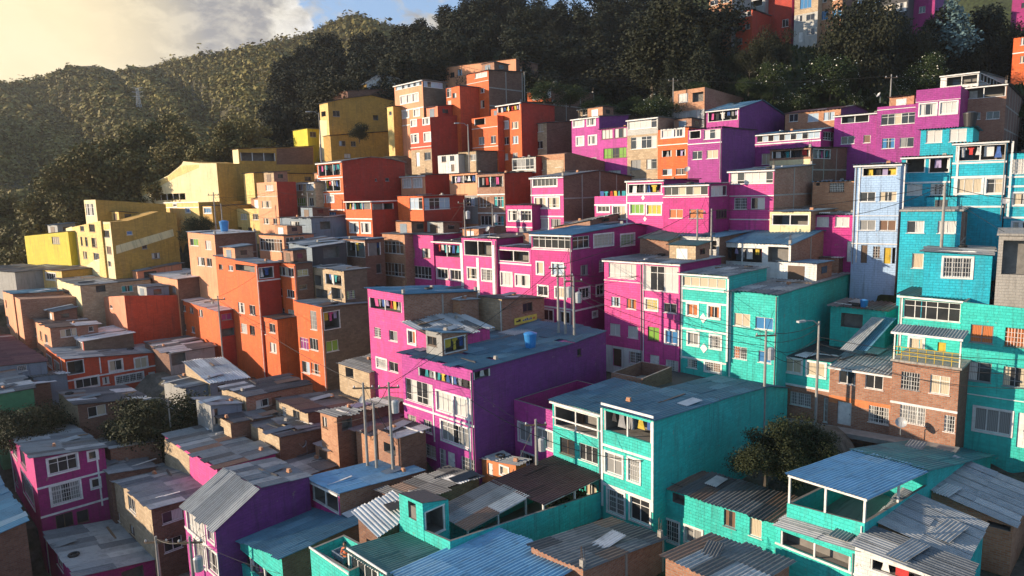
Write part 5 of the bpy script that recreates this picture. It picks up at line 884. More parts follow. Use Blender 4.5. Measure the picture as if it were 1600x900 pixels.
# grass of the garden and the path along the right row
def patch(name, pts, z_off, m, kind_='structure', thick=.12):
    mb = MB(); top = [Vector(p)+Vector((0, 0, z_off)) for p in pts]; mb.face(top)
    for i in range(len(top)): a_, b_ = top[i], top[(i+1) % len(top)]; mb.face([a_-Vector((0, 0, thick+.2)), b_-Vector((0, 0, thick+.2)), b_, a_])
    return tag(mb.build(name, m), kind=kind_)
hA = HOUSES['O4a']; hE = HOUSES['O4e']
def onrow(px, py, out):
    n = -hA['v']; r = ray(px, py); o = hA['C']+n*.7; t = (o-CAM).dot(n)/r.dot(n); p = CAM+r*t; return p+n*out
a0, a1 = onrow(1222, 652, 0), onrow(1500, 700, 0); n_ = -hA['v']
patch('pavement', [a0, a0+n_*1.3, a1+n_*1.3, a1], .05, 'pavement')
def short(t, n=9):
    w_ = t.split()[:n]
    while w_[-1] in ('with', 'a', 'an', 'the', 'of', 'in', 'and', 'under', 'beside', 'on', 'at', 'its', 'below', 'by', 'behind', 'over', 'one', 'dark', 'two', 'lower', 'raw', 'big', 'large', 'brown', 'blue', 'roofed', 'very', 'long', 'blank', 'orange', 'corrugated'): w_.pop()
    return ' '.join(w_)
# ------------------------------------------------------------------ poles, lamps, cables
POLES = {}
def pole(key, px, py, d, h, label, lamp=False, group=None, r=.10, arms=True):
    p = at(px, py, d); o = thing('street_lamp' if lamp else 'utility_pole', (p.x, p.y, p.z-h), label, 'street lamp' if lamp else 'utility pole', group)
    mb = MB(); mb.tube([(0, 0, -1.5), (0, 0, h*.5), (0, 0, h)], [r*1.15, r, r*.75], 8); mb.build('pole', 'pole', o, True)
    if arms and not lamp:
        ab = MB(); ab.box(-.75, -.05, h-.45, .75, .05, h-.35); ab.build('cross_arm', 'wood', o)
        for x in (-.65, 0, .65):
            ib = MB(); ib.lathe([(.0, h-.35), (.05, h-.35), (.07, h-.28), (.04, h-.2), (0, h-.18)], 7, 0, (x, 0, 0)); ib.build('insulator', 'dish', o)
        if rnd.random() < .5:
            tb = MB(); tb.lathe([(0, h-2.2), (.26, h-2.2), (.28, h-1.4), (.2, h-1.3), (0, h-1.25)], 10, 0, (.38, 0, 0)); tb.build('transformer', 'dish', o)
    if lamp:
        ab = MB(); ab.tube([(0, 0, h-.3), (-.5, -.2, h+.1), (-1.2, -.45, h+.15)], .04, 6); ab.build('arm', 'metal', o)
        lb = MB(); lb.obox((-1.75, -.72, h+.05), (.6, .24, .02), (-.1, .25, 0), (0, 0, .13)); lb.build('lamp_head', 'dish', o)
    POLES[key] = (p, h); return o
PL = [('a',567,598,47,9,'wooden cable pole with a box left of the three poles below the pink tower'),('b',583,630,46.5,7,'short concrete pole between two taller poles below the pink tower'),('c',607,597,46,9,'tall concrete pole close to the violet house corner'),
 ('d',871,412,57,8,'left pole of the cluster in front of the big magenta block'),('e',882,424,56.5,8,'middle pole of the cluster in front of the big magenta block'),('f',896,432,56,8,'right pole of the cluster in front of the big magenta block'),
 ('g',1197,516,48.5,7,'pole in front of the turquoise house corner with blue curtains'),('i',340,462,69,8,'thin pole in front of the orange house with the pale tin roof'),('j',1477,286,52,5,'short pole between the two cyan terrace houses'),
 ('k',819,112,106,5,'thin pole beside the tallest red house roof'),('l',1052,122,103,7,'tall thin pole beside the unfinished brick house'),('m',1393,116,86,5.5,'pole with a brace above the purple row'),
 ('n',1090,326,62,6,'pole in front of the magenta house with orange curtains'),('o',1112,326,63,6,'cable covered post right beside the orange curtained magenta house'),('p',480,300,90,5,'pole in front of the narrow cream house'),('q',769,318,80,7,'pole in front of the brick house with teal curtains'),
 ('r',725,312,79,8,'pole at the corner of the orange red house with the glazed rooftop room'),('s',333,300,92,9,'first yellow grey pole beside the cream stepped house'),('t',345,318,91,7,'second pole beside the cream stepped house'),('u',243,838,40.5,6,'pole in front of the stone sided brick house at the lower left'),
 ('v',296,838,38.5,6,'pole at the corner of the violet house at the lower left'),('w',837,655,44,6,'pole in front of the roofless magenta house'),('x',500,225,100,5,'pole beside the big dark red house'),('y',10,640,70,5,'pole at the left edge above the green walled shack')]
for k, x, y, d, h, lb in PL: pole(k, x, y, d, h, lb, r=.085 if d > 60 else .105, arms=k not in 'bjkoxt')
pole('L1', 1280, 502, 48.5, 8, 'street lamp on a concrete pole in front of the turquoise and brick row', True)
pole('L2', 498, 176, 106, 6, 'street lamp beside the large ochre building', True, r=.09)
pole('L3', 731, 194, 96, 5, 'street lamp in front of the red houses', True, r=.09)
pole('L4', 262, 622, 56.5, 3.5, 'small lamp near the broad brownish tree', True, r=.07)
def cable(p, q, sag, label, r=.022):
    p, q = Vector(p), Vector(q); n = 14; mb = MB(); pts = []
    for i in range(n+1): t = i/n; v = p.lerp(q, t); v.z -= sag*4*t*(1-t); pts.append(v-p)
    mb.tube(pts, r, 4); o = mb.build('cable', 'wire'); o.location = p; tag(o, label, 'cable', 'overhead cables')
def pt(k, dx=0, dz=0): p = POLES[k][0]; return Vector((p.x+dx, p.y, p.z-.15+dz))
WL = [('a','c','overhead cable between the boxed pole and the pole at the violet house'),('b','c','overhead cable between the short and tall poles below the pink tower'),('c','d','long overhead cable climbing from the violet house pole to the magenta block'),('d','f','overhead cable across the pole cluster by the magenta block'),
 ('f','g','overhead cable crossing the pink and turquoise row'),('g','L1','overhead cable from the turquoise corner pole to the street lamp'),('k','l','overhead cable across the dark trees above the stone cottage'),('l','m','overhead cable across the grassy slope'),('n','o','overhead cable between the two posts at the orange curtains'),
 ('o','j','overhead cable passing the light blue tower house'),('i','a','overhead cable from the orange quarter down to the boxed pole'),('p','x','overhead cable beside the big dark red house'),('q','r','overhead cable in front of the brick house with teal curtains'),('s','t','overhead cable beside the cream stepped house'),('u','v','overhead cable between the two poles at the lower left'),('d','n','overhead cable over the grey terrace roofs in the magenta quarter')]
for a_, b_, lb in WL:
    cable(pt(a_), pt(b_), .012*(pt(a_)-pt(b_)).length+.3, lb)
for i in range(3):      # bundle that runs along the turquoise and brick row
    for (a_, b_, nm) in (('f', 'g', 'pink row'), ('g', 'L1', 'turquoise corner'),):
        cable(pt(a_, .4*(i-1), -.5-.55*i), pt(b_, .3*(i-1), -.5-.5*i), .5+.25*i, ['upper', 'middle', 'lowest'][i]+' cable of the low bundle along the '+nm, .02)
    e_ = onrow(1620, 560+22*i, .6); cable(pt('L1', 0, -1.0-.5*i), e_, .35+.2*i, ['upper', 'middle', 'lowest'][i]+' cable of the bundle in front of the yellow railed balcony', .02)
cable(pt('m'), at(1700, 118, 86), .8, 'overhead cable running off to the right edge above the purple row')
cable(pt('k'), at(700, 96, 110), .6, 'overhead cable running left from the thin pole by the red roofs')
cable(pt('w'), at(1200, 800, 38), .6, 'overhead cable from the roofless house pole past the turquoise centre')
cable(at(735, 625, 40.6), at(1010, 720, 39.5), .9, 'thin cable strung from the violet house corner to the turquoise gallery')
cable(pt('j'), at(1620, 312, 54), .3, 'cable from the short pole along the cyan terraces')
cable(pt('j'), at(1337, 335, 57.5), .25, 'cable from the short pole to the light blue tower')
hs = [h_ for h_ in HOUSES.values() if h_['dist'] < 100]
for k, x, y, d, h, lb in PL:
    p = POLES[k][0]; near = sorted(hs, key=lambda h_: (h_['C']-p).length)
    n_ = 0
    for h_ in near[:7]:
        q = h_['C']-Vector((0, 0, min(1.2, h_['hc']*.3)))-h_['v']*.06-h_['u']*.3
        if n_ < 3 and 3 < (q-p).length < 22 and q.z > p.z-h-1:
            cable(pt(k, 0, -.3*n_), q, .03*(q-p).length, 'thin wire from '+short(lb, 6)+' to '+short(h_['root']['label'], 5), .014); n_ += 1
# lattice pylon far off on the mountain
p = at(219, 185, 300); o = thing('pylon', p, 'pale lattice power pylon standing on the wooded mountain flank', 'pylon')
mb = MB(); H_ = 12.5
for s in ((1, 1), (1, -1), (-1, 1), (-1, -1)): mb.tube([(1.5*s[0], 1.5*s[1], -8), (.45*s[0], .45*s[1], H_*.7), (.4*s[0], .4*s[1], H_)], .12, 4)
for i in range(7):
    z = -2+i*(H_+1)/7; z2 = z+(H_+1)/7; w0 = 1.35-.14*i; w1 = 1.35-.14*(i+1); w0, w1 = max(.4, w0), max(.4, w1)
    for k in range(4):
        c = [(1, 1), (1, -1), (-1, -1), (-1, 1)]; s0, s1 = c[k], c[(k+1) % 4]; mb.tube([(w0*s0[0], w0*s0[1], z), (w1*s1[0], w1*s1[1], z2)], .08, 3); mb.tube([(w0*s1[0], w0*s1[1], z), (w1*s0[0], w1*s0[1], z2)], .08, 3)
mb.build('lattice_mast', 'dish', o)
for z in (H_*.72, H_*.86, H_):
    ab = MB(); ab.tube([(-2.4, 0, z+.3), (0, 0, z), (2.4, 0, z+.3)], .1, 4); ab.build('cross_arm', 'dish', o)
# ------------------------------------------------------------------ washing on the terraces
GC = dict(white='g_white', red='g_red', blue='g_blue', black='g_black', pink='g_pink', grey='g_grey', teal='g_teal', yellow='g_yellow', lilac='g_lilac', green='g_green')
def garment(kind_, w, h):
    sh = dict(shirt=[(-.5,-.28),(-.28,-.28),(-.28,-1),(.28,-1),(.28,-.28),(.5,-.28),(.5,-.1),(.22,0),(-.22,0),(-.5,-.1)], trousers=[(-.3,0),(-.34,-1),(-.06,-1),(0,-.42),(.06,-1),(.34,-1),(.3,0)],
      towel=[(-.45,0),(-.45,-1),(.45,-1),(.45,0)], dress=[(-.2,0),(-.24,-.4),(-.46,-1),(.46,-1),(.24,-.4),(.2,0)])[kind_]
    mb = MB(); k = rnd.uniform(.0, 6)
    fr = [(x*w, .05*math.sin(x*7+k+z*3), z*h) for x, z in sh]; bk = [(x, y+.03, z) for x, y, z in fr]
    mb.face(fr); mb.face(bk[::-1]); n = len(fr)
    for i in range(n): mb.face([fr[i], bk[i], bk[(i+1) % n], fr[(i+1) % n]])
    return mb
def hang(nk, root, frame, s0, s1, zt, zfloor, dp, cols=None):
    nk = short(nk, 8); used = set(); x = s0+.25; n = 0
    while x < s1-.25 and n < 9:
        w = rnd.uniform(.4, .75)
        for _ in range(30):
            c = rnd.choice(cols or ['white', 'white', 'blue', 'black', 'grey', 'red', 'teal', 'pink', 'lilac', 'yellow']); kd = rnd.choice(['shirt', 'towel', 'trousers', 'dress'])
            if (c, kd) not in used: break
        if (c, kd) in used: break
        used.add((c, kd)); h = min(rnd.uniform(.55, 1.0), (zt-zfloor)*.9); mb = garment(kd, w, h)
        o = mb.build({'shirt': 'hanging_shirt', 'towel': 'hanging_towel', 'trousers': 'hanging_trousers', 'dress': 'hanging_dress'}[kd], GC[c]); o.matrix_world = root.matrix_basis @ Matrix.Translation(frame(x+w/2, zt, dp)) @ Matrix.Rotation(R_(90) if frame(1, 0, 0)[1] == 1 else 0, 4, 'Z')
        tag(o, f'{c} {kd} drying on the line of the {nk}', kd if kd != 'trousers' else 'trousers', 'washing on the line of the '+nk); x += w*rnd.uniform(.95, 1.3); n += 1
    lb = MB(); lb.tube([frame(s0, zt, dp), frame((s0+s1)/2, zt-.03, dp), frame(s1, zt, dp)], .012, 4); lb.build('clothes_line', 'wire', root)
seen = set()
for (root, hd, face, fm, s0, s1, z0, z1, st) in LAUNDRY:
    if hd['key'] in seen and s1-s0 < 1.2: continue
    nk = hd['nk'] + ('' if hd['key'] not in seen else (' shaded side' if face == 'R' else ' lower floor')); seen.add(hd['key'])
    hang(nk, root, fm, s0+.05, s1-.05, z1-.12, z0-.3, .35)
h = HOUSES['G3']; ln = lambda s, z, dp: (s, dp, z)
hang('magenta flat roof next to the white diamonds', h['root'], ln, -h['wL']+.3, -.3, h['hc']+.55, h['hc']-.3, .3)
# ------------------------------------------------------------------ things on the roofs
def ontop(key, px, py, out=0):
    """the point of a house roof seen at photo pixel (px, py)"""
    h = HOUSES[key]; r = ray(px, py); t0 = .5*h['C'].y/r.y; b = h['root'].location
    for i in range(4000):
        t = t0*(1+i*.0004); p = CAM+r*t; q = p-b; x, y = q.dot(h['u']), q.dot(h['v'])
        if -h['wL'] <= x <= 0 and 0 <= y <= h['wR'] and p.z <= b.z+(h.get('floor') or h['hf'](x, y)+.06): return p
    return at(px, py, h['C'].y+2)
def tank(p, m, label, r=.55, hh=1.1):
    o = thing('water_tank', p, label, 'water tank'); mb = MB(); mb.lathe([(0, 0), (r*.78, 0), (r, hh*.85), (r*1.02, hh*.9), (r*1.02, hh*.95)], 18); mb.build('tank_body', m, o, True)
    lb = MB(); lb.lathe([(r*1.06, hh*.93), (r*1.06, hh), (r*.4, hh*1.1), (0, hh*1.12)], 18); lb.build('lid', m, o, True)
tank(ontop('M', 829, 543), 'bluetank', 'bright blue water tank on the violet house roof', .5, 1.15)
tank(ontop('I8', 351, 362), 'bluetank', 'blue water tank on the tall salmon house', .55, 1.3)
tank(ontop('D16', 1515, 198), 'blacktank', 'black water tank beside the dark blue roof of the cyan house', .6, 1.3)
tank(ontop('C1', 868, 139), 'blacktank', 'small black water tank on the brick gable house', .5, 1.1)
tank(ontop('B6', 690, 108), 'dish', 'grey water tank at the left end of the long salmon building', .6, 1.3)
tank(ontop('O4f', 1350, 480), 'bluetank', 'small blue drum on the dark roof of the turquoise annex', .3, .6)
def dish(p, label, r=.45, az=-1.0):
    o = thing('satellite_dish', p, label, 'satellite dish', None, az); mb = MB()
    mb.tube([(0, 0, 0), (0, 0, .7), (0, -.1, .85)], .03, 5); mb.build('mount', 'metal', o)
    db = MB(); n = 16; q = Matrix.Translation((0, -.12, .9)) @ Matrix.Rotation(R_(58), 4, 'X')
    for i in range(4):
        for k in range(n):
            f = lambda rr, a: q @ Vector((rr*math.cos(a), rr*math.sin(a), .5*rr*rr/r)); r0, r1 = r*i/4, r*(i+1)/4; a, b = 6.2832*k/n, 6.2832*(k+1)/n
            db.face([f(r0, a), f(r1, a), f(r1, b), f(r0, b)] if i else [f(0, 0), f(r1, a), f(r1, b)])
    db.build('reflector', 'dish', o, True); ab = MB(); ab.tube([q @ Vector((0, -r, .4*r)), q @ Vector((0, -.1, .65))], .015, 4); ab.build('feed_arm', 'metal', o)
for k, x, y, lb in [('G10', 765, 372, 'satellite dish on the dark roof of the white striped pink house'), ('E10', 1570, 333, 'dark satellite dish on the cyan block walled house'), ('D12', 1375, 161, 'satellite dish on the purple house with the brown window band'), ('G5', 1075, 280, 'satellite dish on the grey roof above the orange curtains'), ('K3', 570, 642, 'satellite dish on the grey tin roofs beside the three poles'), ('F3', 1290, 430, 'satellite dish on the roof of the turquoise house with the blank side wall'), ('P6', 480, 710, 'satellite dish on the long dark grey roof'), ('I2', 520, 472, 'satellite dish on the purple curtained orange house')]:
    dish(ontop(k, x, y), lb, .3, rnd.uniform(-1.6, -.6))
p = onrow(1415, 672, 1.3); dish(p, 'satellite dish in front of the brick balcony house', .36, -.5)
# weights and boards that hold the tin down
def junk(k, x, y, kind_, label):
    h = HOUSES[k]; p = h['root'].location+h['u']*x+h['v']*y+Vector((0, 0, h['hf'](x, y)+.06)); a = -math.atan2(h['v'].x, h['v'].y)+rnd.uniform(-.25, .25)
    if kind_ == 'plank':
        o = thing('plank', p, label, 'plank', 'planks on tin roofs', a+rnd.choice([0, 1.57])); mb = MB(); L_ = rnd.uniform(1.6, 3.2); mb.box(-.07, -L_/2, .03, .07, L_/2, .08); mb.box(-.06, -L_/2+.1, .08, .05, -L_/2+.5, .11); mb.build('board', rnd.choice(['wood', 'frame', 'dark']), o)
    elif kind_ == 'tyre':
        o = thing('tyre', p, label, 'tyre', 'tyres on tin roofs'); mb = MB(); pts = [(.28*math.cos(t*.4488), .28*math.sin(t*.4488), .12) for t in range(15)]; mb.tube(pts, .1, 8, cap=False); mb.build('rubber_ring', 'rubber', o, True)
    elif kind_ == 'block':
        o = thing('clay_block', p, label, 'block', 'clay blocks on tin roofs', a); mb = MB(); mb.box(-.17, -.11, .03, .17, .11, .15); mb.box(-.15, -.09, .15, .14, .08, .27); mb.build('block_body', rnd.choice(['brickor', 'concrete']), o)
    else:
        o = thing('loose_sheet', p, label, 'tin sheet', 'loose sheets on tin roofs', a); mb = MB(); w, l = rnd.uniform(.8, 1.1), rnd.uniform(1.4, 2.4); n = 24; tilt = rnd.uniform(.0, .1)
        sid = (rnd.random(), rnd.random())
        for i in range(n):
            x0, x1 = -w/2+w*i/n, -w/2+w*(i+1)/n; z0, z1 = .11+.025*math.sin(i*1.57), .11+.025*math.sin((i+1)*1.57); mb.face([(x0, -l/2, z0), (x1, -l/2, z1), (x1, l/2, z1+tilt), (x0, l/2, z0+tilt)], 0, None, sid)
        mb.build('corrugated_sheet', rnd.choice(['roof_w', 'roof_d', 'roof_p', 'roof_c']), o)
JR = ['L1b', 'K1', 'K2', 'K3', 'K5', 'P4', 'P3', 'P6', 'P7', 'M', 'N1a', 'O1', 'O2b', 'F1b', 'F3', 'F4', 'G5', 'G6', 'G11', 'H12', 'I3', 'I9b', 'J10', 'J2', 'L5', 'P8', 'P14', 'P16', 'P19', 'J8', 'H10', 'G7', 'I10', 'K4', 'O4f', 'O4a']
for k, h in HOUSES.items():
    if k not in JR and 'roof' and h['dist'] < 92 and h['root'].name.startswith('house') and any(c.name.startswith('roof') and c.data.materials[0].name in ('roof_c', 'roof_d', 'roof_p', 'roof_l', 'roof_w', 'roof_b') for c in h['root'].children): JR.append(k)
for k in JR:
    h = HOUSES[k]; nm = LABELS and h['root']['label']
    for kind_ in (['sheet'] if h['dist'] < 37 else rnd.sample(['plank', 'plank', 'block', 'sheet', 'tyre'] if rnd.random() < .35 else ['plank', 'block', 'sheet'], 3)):
        x, y = -rnd.uniform(.1, .9)*h['wL'], rnd.uniform(.08, .92)*h['wR']; z = h['hf'](x, y)
        p = h['root'].location+h['u']*x+h['v']*y+Vector((0, 0, z-h['root'].location.z+h['root'].location.z)); px, py = proj(p)
        if not (0 < px < 1600 and 0 < py < 900): continue
        junk(k, x, y, kind_, {'plank': 'loose board on the roof of the ', 'tyre': 'black tyre on the roof of the ', 'block': 'clay block on the roof of the ', 'sheet': 'loose sheet on the roof of the '}[kind_]+short(nm))
# leaning blue and grey sheets by the turquoise annex
for i, (c, x0, x1) in enumerate((('roof_l', 1312, 1362), ('roof_b', 1334, 1380))):
    p0 = ontop('O4a', x0, 545) if False else at(x0, 546, 51.2); p1 = at(x1, 495, 52.2); ax = (p1-p0); side = HOUSES['O4a']['u']*.95
    o = thing('leaning_sheet', p0, ['grey', 'blue'][i]+' corrugated sheet leaning against the turquoise annex', 'tin sheet'); mb = MB(); n = 24; nn = ax.cross(side).normalized()
    for q in range(n):
        f = lambda a, t: side*(a/n)+ax*t+nn*.03*math.sin(a*1.57); mb.face([f(q, 0), f(q+1, 0), f(q+1, 1), f(q, 1)], 0, None, (.2, .4))
    mb.build('corrugated_sheet', c, o)
# yellow rail of the balcony house
h = HOUSES['O4c']; rl = MB(); z = h['hc']+.14
for zz_ in (.35, .6, .9): rl.tube([(-h['wL'], .05, z+zz_), (0, .05, z+zz_)], .025, 5)
for i in range(9): x = -h['wL']*i/8; rl.tube([(x, .05, z), (x, .05, z+.9)], .025, 5)
rl.build('balcony_rail', 'yellowdoor', h['root'])
ca = MB(); zc = z+1.95; hfc = lambda x, y: zc+.16*y; sheets(ca, hfc, -h['wL']-.1, .1, -.35, 1.5, True, .19, 3, .05); co = ca.build('awning', 'roof_c', h['root'])
for x in (-h['wL']+.05, -.05): pb = MB(); pb.box(x-.04, .0, z, x+.04, .08, zc); pb.build('post', 'frame', co)
fb = MB(); fb.box(-h['wL']-.12, -.38, zc-.1, .12, -.33, zc+.04); fb.build('fascia', 'trim', co)
# canopies on the turquoise terrace: dark red roof and grey patched roof on posts
h = HOUSES['P13']; fl = h['floor']
for nm, (xa, xb, ya, yb_), rm, hh, sl in (('dark', (-4.6, -.25, 7.4, 13.2), 'roof_r', 2.35, -.02), ('grey', (-4.9, -1.6, 2.6, 7.3), 'roof_p', 2.15, .05)):
    xb = min(xb, -.2); xa = max(xa, -h['wL']); yb_ = min(yb_, h['wR']-.1)
    c = MB(); pf = lambda x, y: fl+hh+sl*(y-ya)+.03*(xb-x); sheets(c, pf, xa-.2, xb+.2, ya-.2, yb_+.2, True, .19, 7, .03); co = c.build('canopy', rm, h['root'])
    for (x, y) in ((xa, ya), (xb, ya), (xa, yb_), (xb, yb_), (xb, (ya+yb_)/2)):
        pb = MB(); pb.box(x-.05, y-.05, fl, x+.05, y+.05, pf(x, y)+.02); pb.build('post', 'frame', co)
    bb = MB(); bb.obox((xb-.05, ya, pf(xb, ya)-.1), (.1, 0, 0), (0, yb_-ya, sl*(yb_-ya)), (0, 0, .11)); bb.build('beam', 'frame', co)
def local(h, x, y, z): return h['root'].location+h['u']*x+h['v']*y+Vector((0, 0, z))
def timber(x, y, ang, L_, m, label):
    o = thing('timber', local(h, x, y, fl+.02), label, 'timber', None, -R_(45)+ang); mb = MB(); mb.obox((0, 0, 0), (.13, 0, 0), (0, L_, .35), (0, 0, .09)); mb.obox((.02, L_*.3, .12*L_/3+.09), (.09, 0, 0), (0, .06, 0), (0, 0, .03)); mb.build('beam', m, o)
timber(-1.2, 2.2, .1, 3.6, 'bluegrey', 'long grey beam lying across the turquoise roof terrace')
timber(-2.0, 1.6, -.25, 2.6, 'wood', 'short brown beam on the turquoise roof terrace')
def pot(p, label, m='terracotta', plant=True, s=1.):
    o = thing('pot_plant', p, label, 'pot plant'); mb = MB(); mb.lathe([(0, 0), (.13*s, 0), (.19*s, .3*s), (.21*s, .3*s), (.21*s, .34*s), (.17*s, .34*s), (.16*s, .28*s), (0, .28*s)], 12); mb.build('pot', m, o)
    pl = put('foliage', crown_mesh('foliage', [(rnd.uniform(-.15, .15)*s, rnd.uniform(-.15, .15)*s, (.4+.14*i)*s, .2*s) for i in range(4)], 160, .13*s, 'leafgreen', rnd.randint(0, 99)), o)
for i, (x, y, m_) in enumerate([(-.5, .5, 'white'), (-.5, 1.2, 'bluegrey'), (-.6, 1.9, 'terracotta'), (-.7, 9.2, 'terracotta'), (-.8, 10.2, 'concrete'), (-.6, 11.3, 'terracotta')]):
    pot(local(h, x, y, fl+.012), ['white pot with a plant at the corner of the turquoise roof terrace', 'grey pot second from the corner of the turquoise roof terrace', 'clay pot third from the corner of the turquoise roof terrace', 'clay pot plant under the near edge of the dark red canopy', 'grey pot plant under the middle of the dark red canopy', 'clay pot plant under the far edge of the dark red canopy'][i], m_, s=1.1 if i < 3 else 2.0)
h5 = HOUSES['F5']
# washing tub and the man on the turquoise terrace
h = HOUSES['P11']; fl = h['floor']
o = thing('washing_tub', local(h, -2.4, 5.6 if h['wR'] > 6.5 else h['wR']*.55, fl+.012), 'grey concrete washing tub on the turquoise terrace beside the man', 'washing tub', None, -R_(45))
mb = MB(); mb.box(-.5, -.35, 0, -.35, .35, .7); mb.box(.35, -.35, 0, .5, .35, .7); mb.build('tub_legs', 'concrete', o)
mb = MB(); mb.box(-.6, -.4, .7, .6, .4, .76); mb.box(-.6, -.4, .76, -.53, .4, 1.0); mb.box(.53, -.4, .76, .6, .4, 1.0); mb.box(-.53, -.4, .76, .53, -.33, 1.0); mb.box(-.53, .33, .76, .53, .4, 1.0); mb.box(-.03, -.33, .76, .03, .33, .98); mb.build('basin', 'bluegrey', o)
def person(loc, rz, label, shirt='shirt', arms='fold'):
    o = thing('person', loc, label, 'person', None, rz)
    V = {'pel': (0,0,.95,.15,.11), 'bel': (0,.01,1.1,.145,.105), 'che': (0,.0,1.3,.17,.115), 'nk0': (0,0,1.47,.07,.065), 'nk1': (0,-.01,1.55,.058,.058), 'hd0': (0,-.03,1.6,.075,.085), 'hd1': (0,-.03,1.69,.083,.098), 'hd2': (0,-.02,1.76,.06,.075)}
    E = [('pel','bel'),('bel','che'),('che','nk0'),('nk0','nk1'),('nk1','hd0'),('hd0','hd1'),('hd1','hd2')]
    for s, n in ((-1, 'l'), (1, 'r')):
        V.update({n+'sh': (s*.19,0,1.42,.062,.062), n+'el': (s*.25,-.06,1.14,.045,.045), n+'wr': (s*.06,-.27,1.2,.032,.03), n+'ha': (-s*.02,-.28,1.23,.036,.026), n+'hi': (s*.1,0,.88,.09,.095), n+'kn': (s*.11,-.02,.48,.06,.065), n+'an': (s*.12,.02,.08,.04,.045), n+'to': (s*.14,-.16,.04,.04,.03)})
        E += [('che',n+'sh'),(n+'sh',n+'el'),(n+'el',n+'wr'),(n+'wr',n+'ha'),('pel',n+'hi'),(n+'hi',n+'kn'),(n+'kn',n+'an'),(n+'an',n+'to')]
        for f_ in range(4):      # fingers
            a = (f_-1.5)*.018; V[n+f'f{f_}'] = (-s*.07,-.285+.004*f_,1.24+a,.010,.010); V[n+f'g{f_}'] = (-s*(.11-.006*abs(f_-1.5)),-.27,1.245+a*1.1,.008,.008); E += [(n+'ha',n+f'f{f_}'),(n+f'f{f_}',n+f'g{f_}')]
        V[n+'th'] = (-s*.03,-.26,1.275,.010,.010); E.append((n+'ha',n+'th'))
    ks = list(V); me = bpy.data.meshes.new('body'); me.from_pydata([V[k][:3] for k in ks], [(ks.index(a), ks.index(b)) for a, b in E], [])
    b = put('body', me, o); md = b.modifiers.new('skin', 'SKIN'); sv = me.skin_vertices[0].data if me.skin_vertices else None
    if sv is None: bm_l = me.attributes.new('skin', 'FLOAT', 'POINT') ; sv = me.skin_vertices[0].data
    for i, k in enumerate(ks): sv[i].radius = V[k][3:5]; sv[i].use_root = (k == 'pel')
    b.modifiers.new('smooth', 'SUBSURF').levels = 2; b.modifiers['smooth'].render_levels = 2
    m, nt, bs = newmat('body_'+shirt); oc = coords(nt, 'Object'); sp = nt.nodes.new('ShaderNodeSeparateXYZ'); nt.links.new(oc, sp.inputs[0])
    sk = ramp(nt, sp.outputs[2], [(0, (.06, .04, .03)), (.07, (.05, .06, .09)), (.96, MATS and (.05, .06, .09)), (.97, dict(shirt=(.62, .17, .07), pale=(.55, .50, .42))[shirt])], 'CONSTANT')
    mm = N(nt, 'ShaderNodeMath', operation='MULTIPLY'); mm.inputs[1].default_value = .9; nt.links.new(sp.outputs[2], mm.inputs[0])
    g1 = N(nt, 'ShaderNodeMath', operation='GREATER_THAN'); g1.inputs[1].default_value = 1.49; nt.links.new(sp.outputs[2], g1.inputs[0])
    g2 = N(nt, 'ShaderNodeMath', operation='LESS_THAN'); g2.inputs[1].default_value = -.10; nt.links.new(sp.outputs[1], g2.inputs[0])
    gm = N(nt, 'ShaderNodeMath', operation='MAXIMUM'); nt.links.new(g1.outputs[0], gm.inputs[0]); nt.links.new(g2.outputs[0], gm.inputs[1])
    nt.links.new(mixc(nt, gm.outputs[0], sk, (.36, .19, .12)), bs.inputs['Base Color']); bs.inputs['Roughness'].default_value = .7; me.materials.append(m)
    hb = MB(); q = Vector((0, -.015, 1.71))
    def sp_(a, e, r=(.095, .112, .1)): return q+Vector((r[0]*math.cos(e)*math.cos(a), r[1]*math.cos(e)*math.sin(a), r[2]*math.sin(e)))
    for i in range(16):
        for j in range(6):
            a, b_ = 6.2832*i/16, 6.2832*(i+1)/16; lo = lambda t: (.55 if math.sin(t) < -.3 else -.35); e = lambda t, j: lo(t)+(1.57-lo(t))*j/6
            hb.face([sp_(a, e(a, j)), sp_(b_, e(b_, j)), sp_(b_, e(b_, j+1)), sp_(a, e(a, j+1))])
    hb.build('hair', 'hair', o, True)
    fb = MB()
    for s in (-1, 1): fb.lathe([(0, -.012), (.012, 0), (0, .012)], 8, 0, (s*.033, -.118, 1.675))
    fb.build('eyes', 'eye', o)
    nb = MB(); nb.face([(-.014, -.12, 1.635), (.014, -.12, 1.635), (0, -.148, 1.64)]); nb.face([(-.014, -.12, 1.635), (0, -.148, 1.64), (0, -.122, 1.675)]); nb.face([(.014, -.12, 1.635), (0, -.122, 1.675), (0, -.148, 1.64)]); nb.build('nose', 'skin', o)
    lb = MB(); lb.box(-.024, -.122, 1.605, .024, -.112, 1.613); lb.build('mouth', 'trousers', o)
    for s in (-1, 1): eb = MB(); eb.lathe([(0, -.03), (.014, -.01), (.014, .015), (0, .03)], 8, 0, (s*.088, -.02, 1.66)); eb.build('ear', 'skin', o, True)
    return o
p_ = ontop('P11', 513, 882)
hp = HOUSES['P11']; px_, py_ = -hp['wL']*.5, 1.0
person(local(hp, px_, py_, fl+.012), R_(-30), 'man in an orange shirt with folded arms on the turquoise terrace at the bottom')
ht = HOUSES['P13t']
person(local(ht, -ht['wL']*.42, .45, ht['hc']-2.35), R_(-45), 'person in a pale top looking out of the turquoise stair tower window', 'pale')
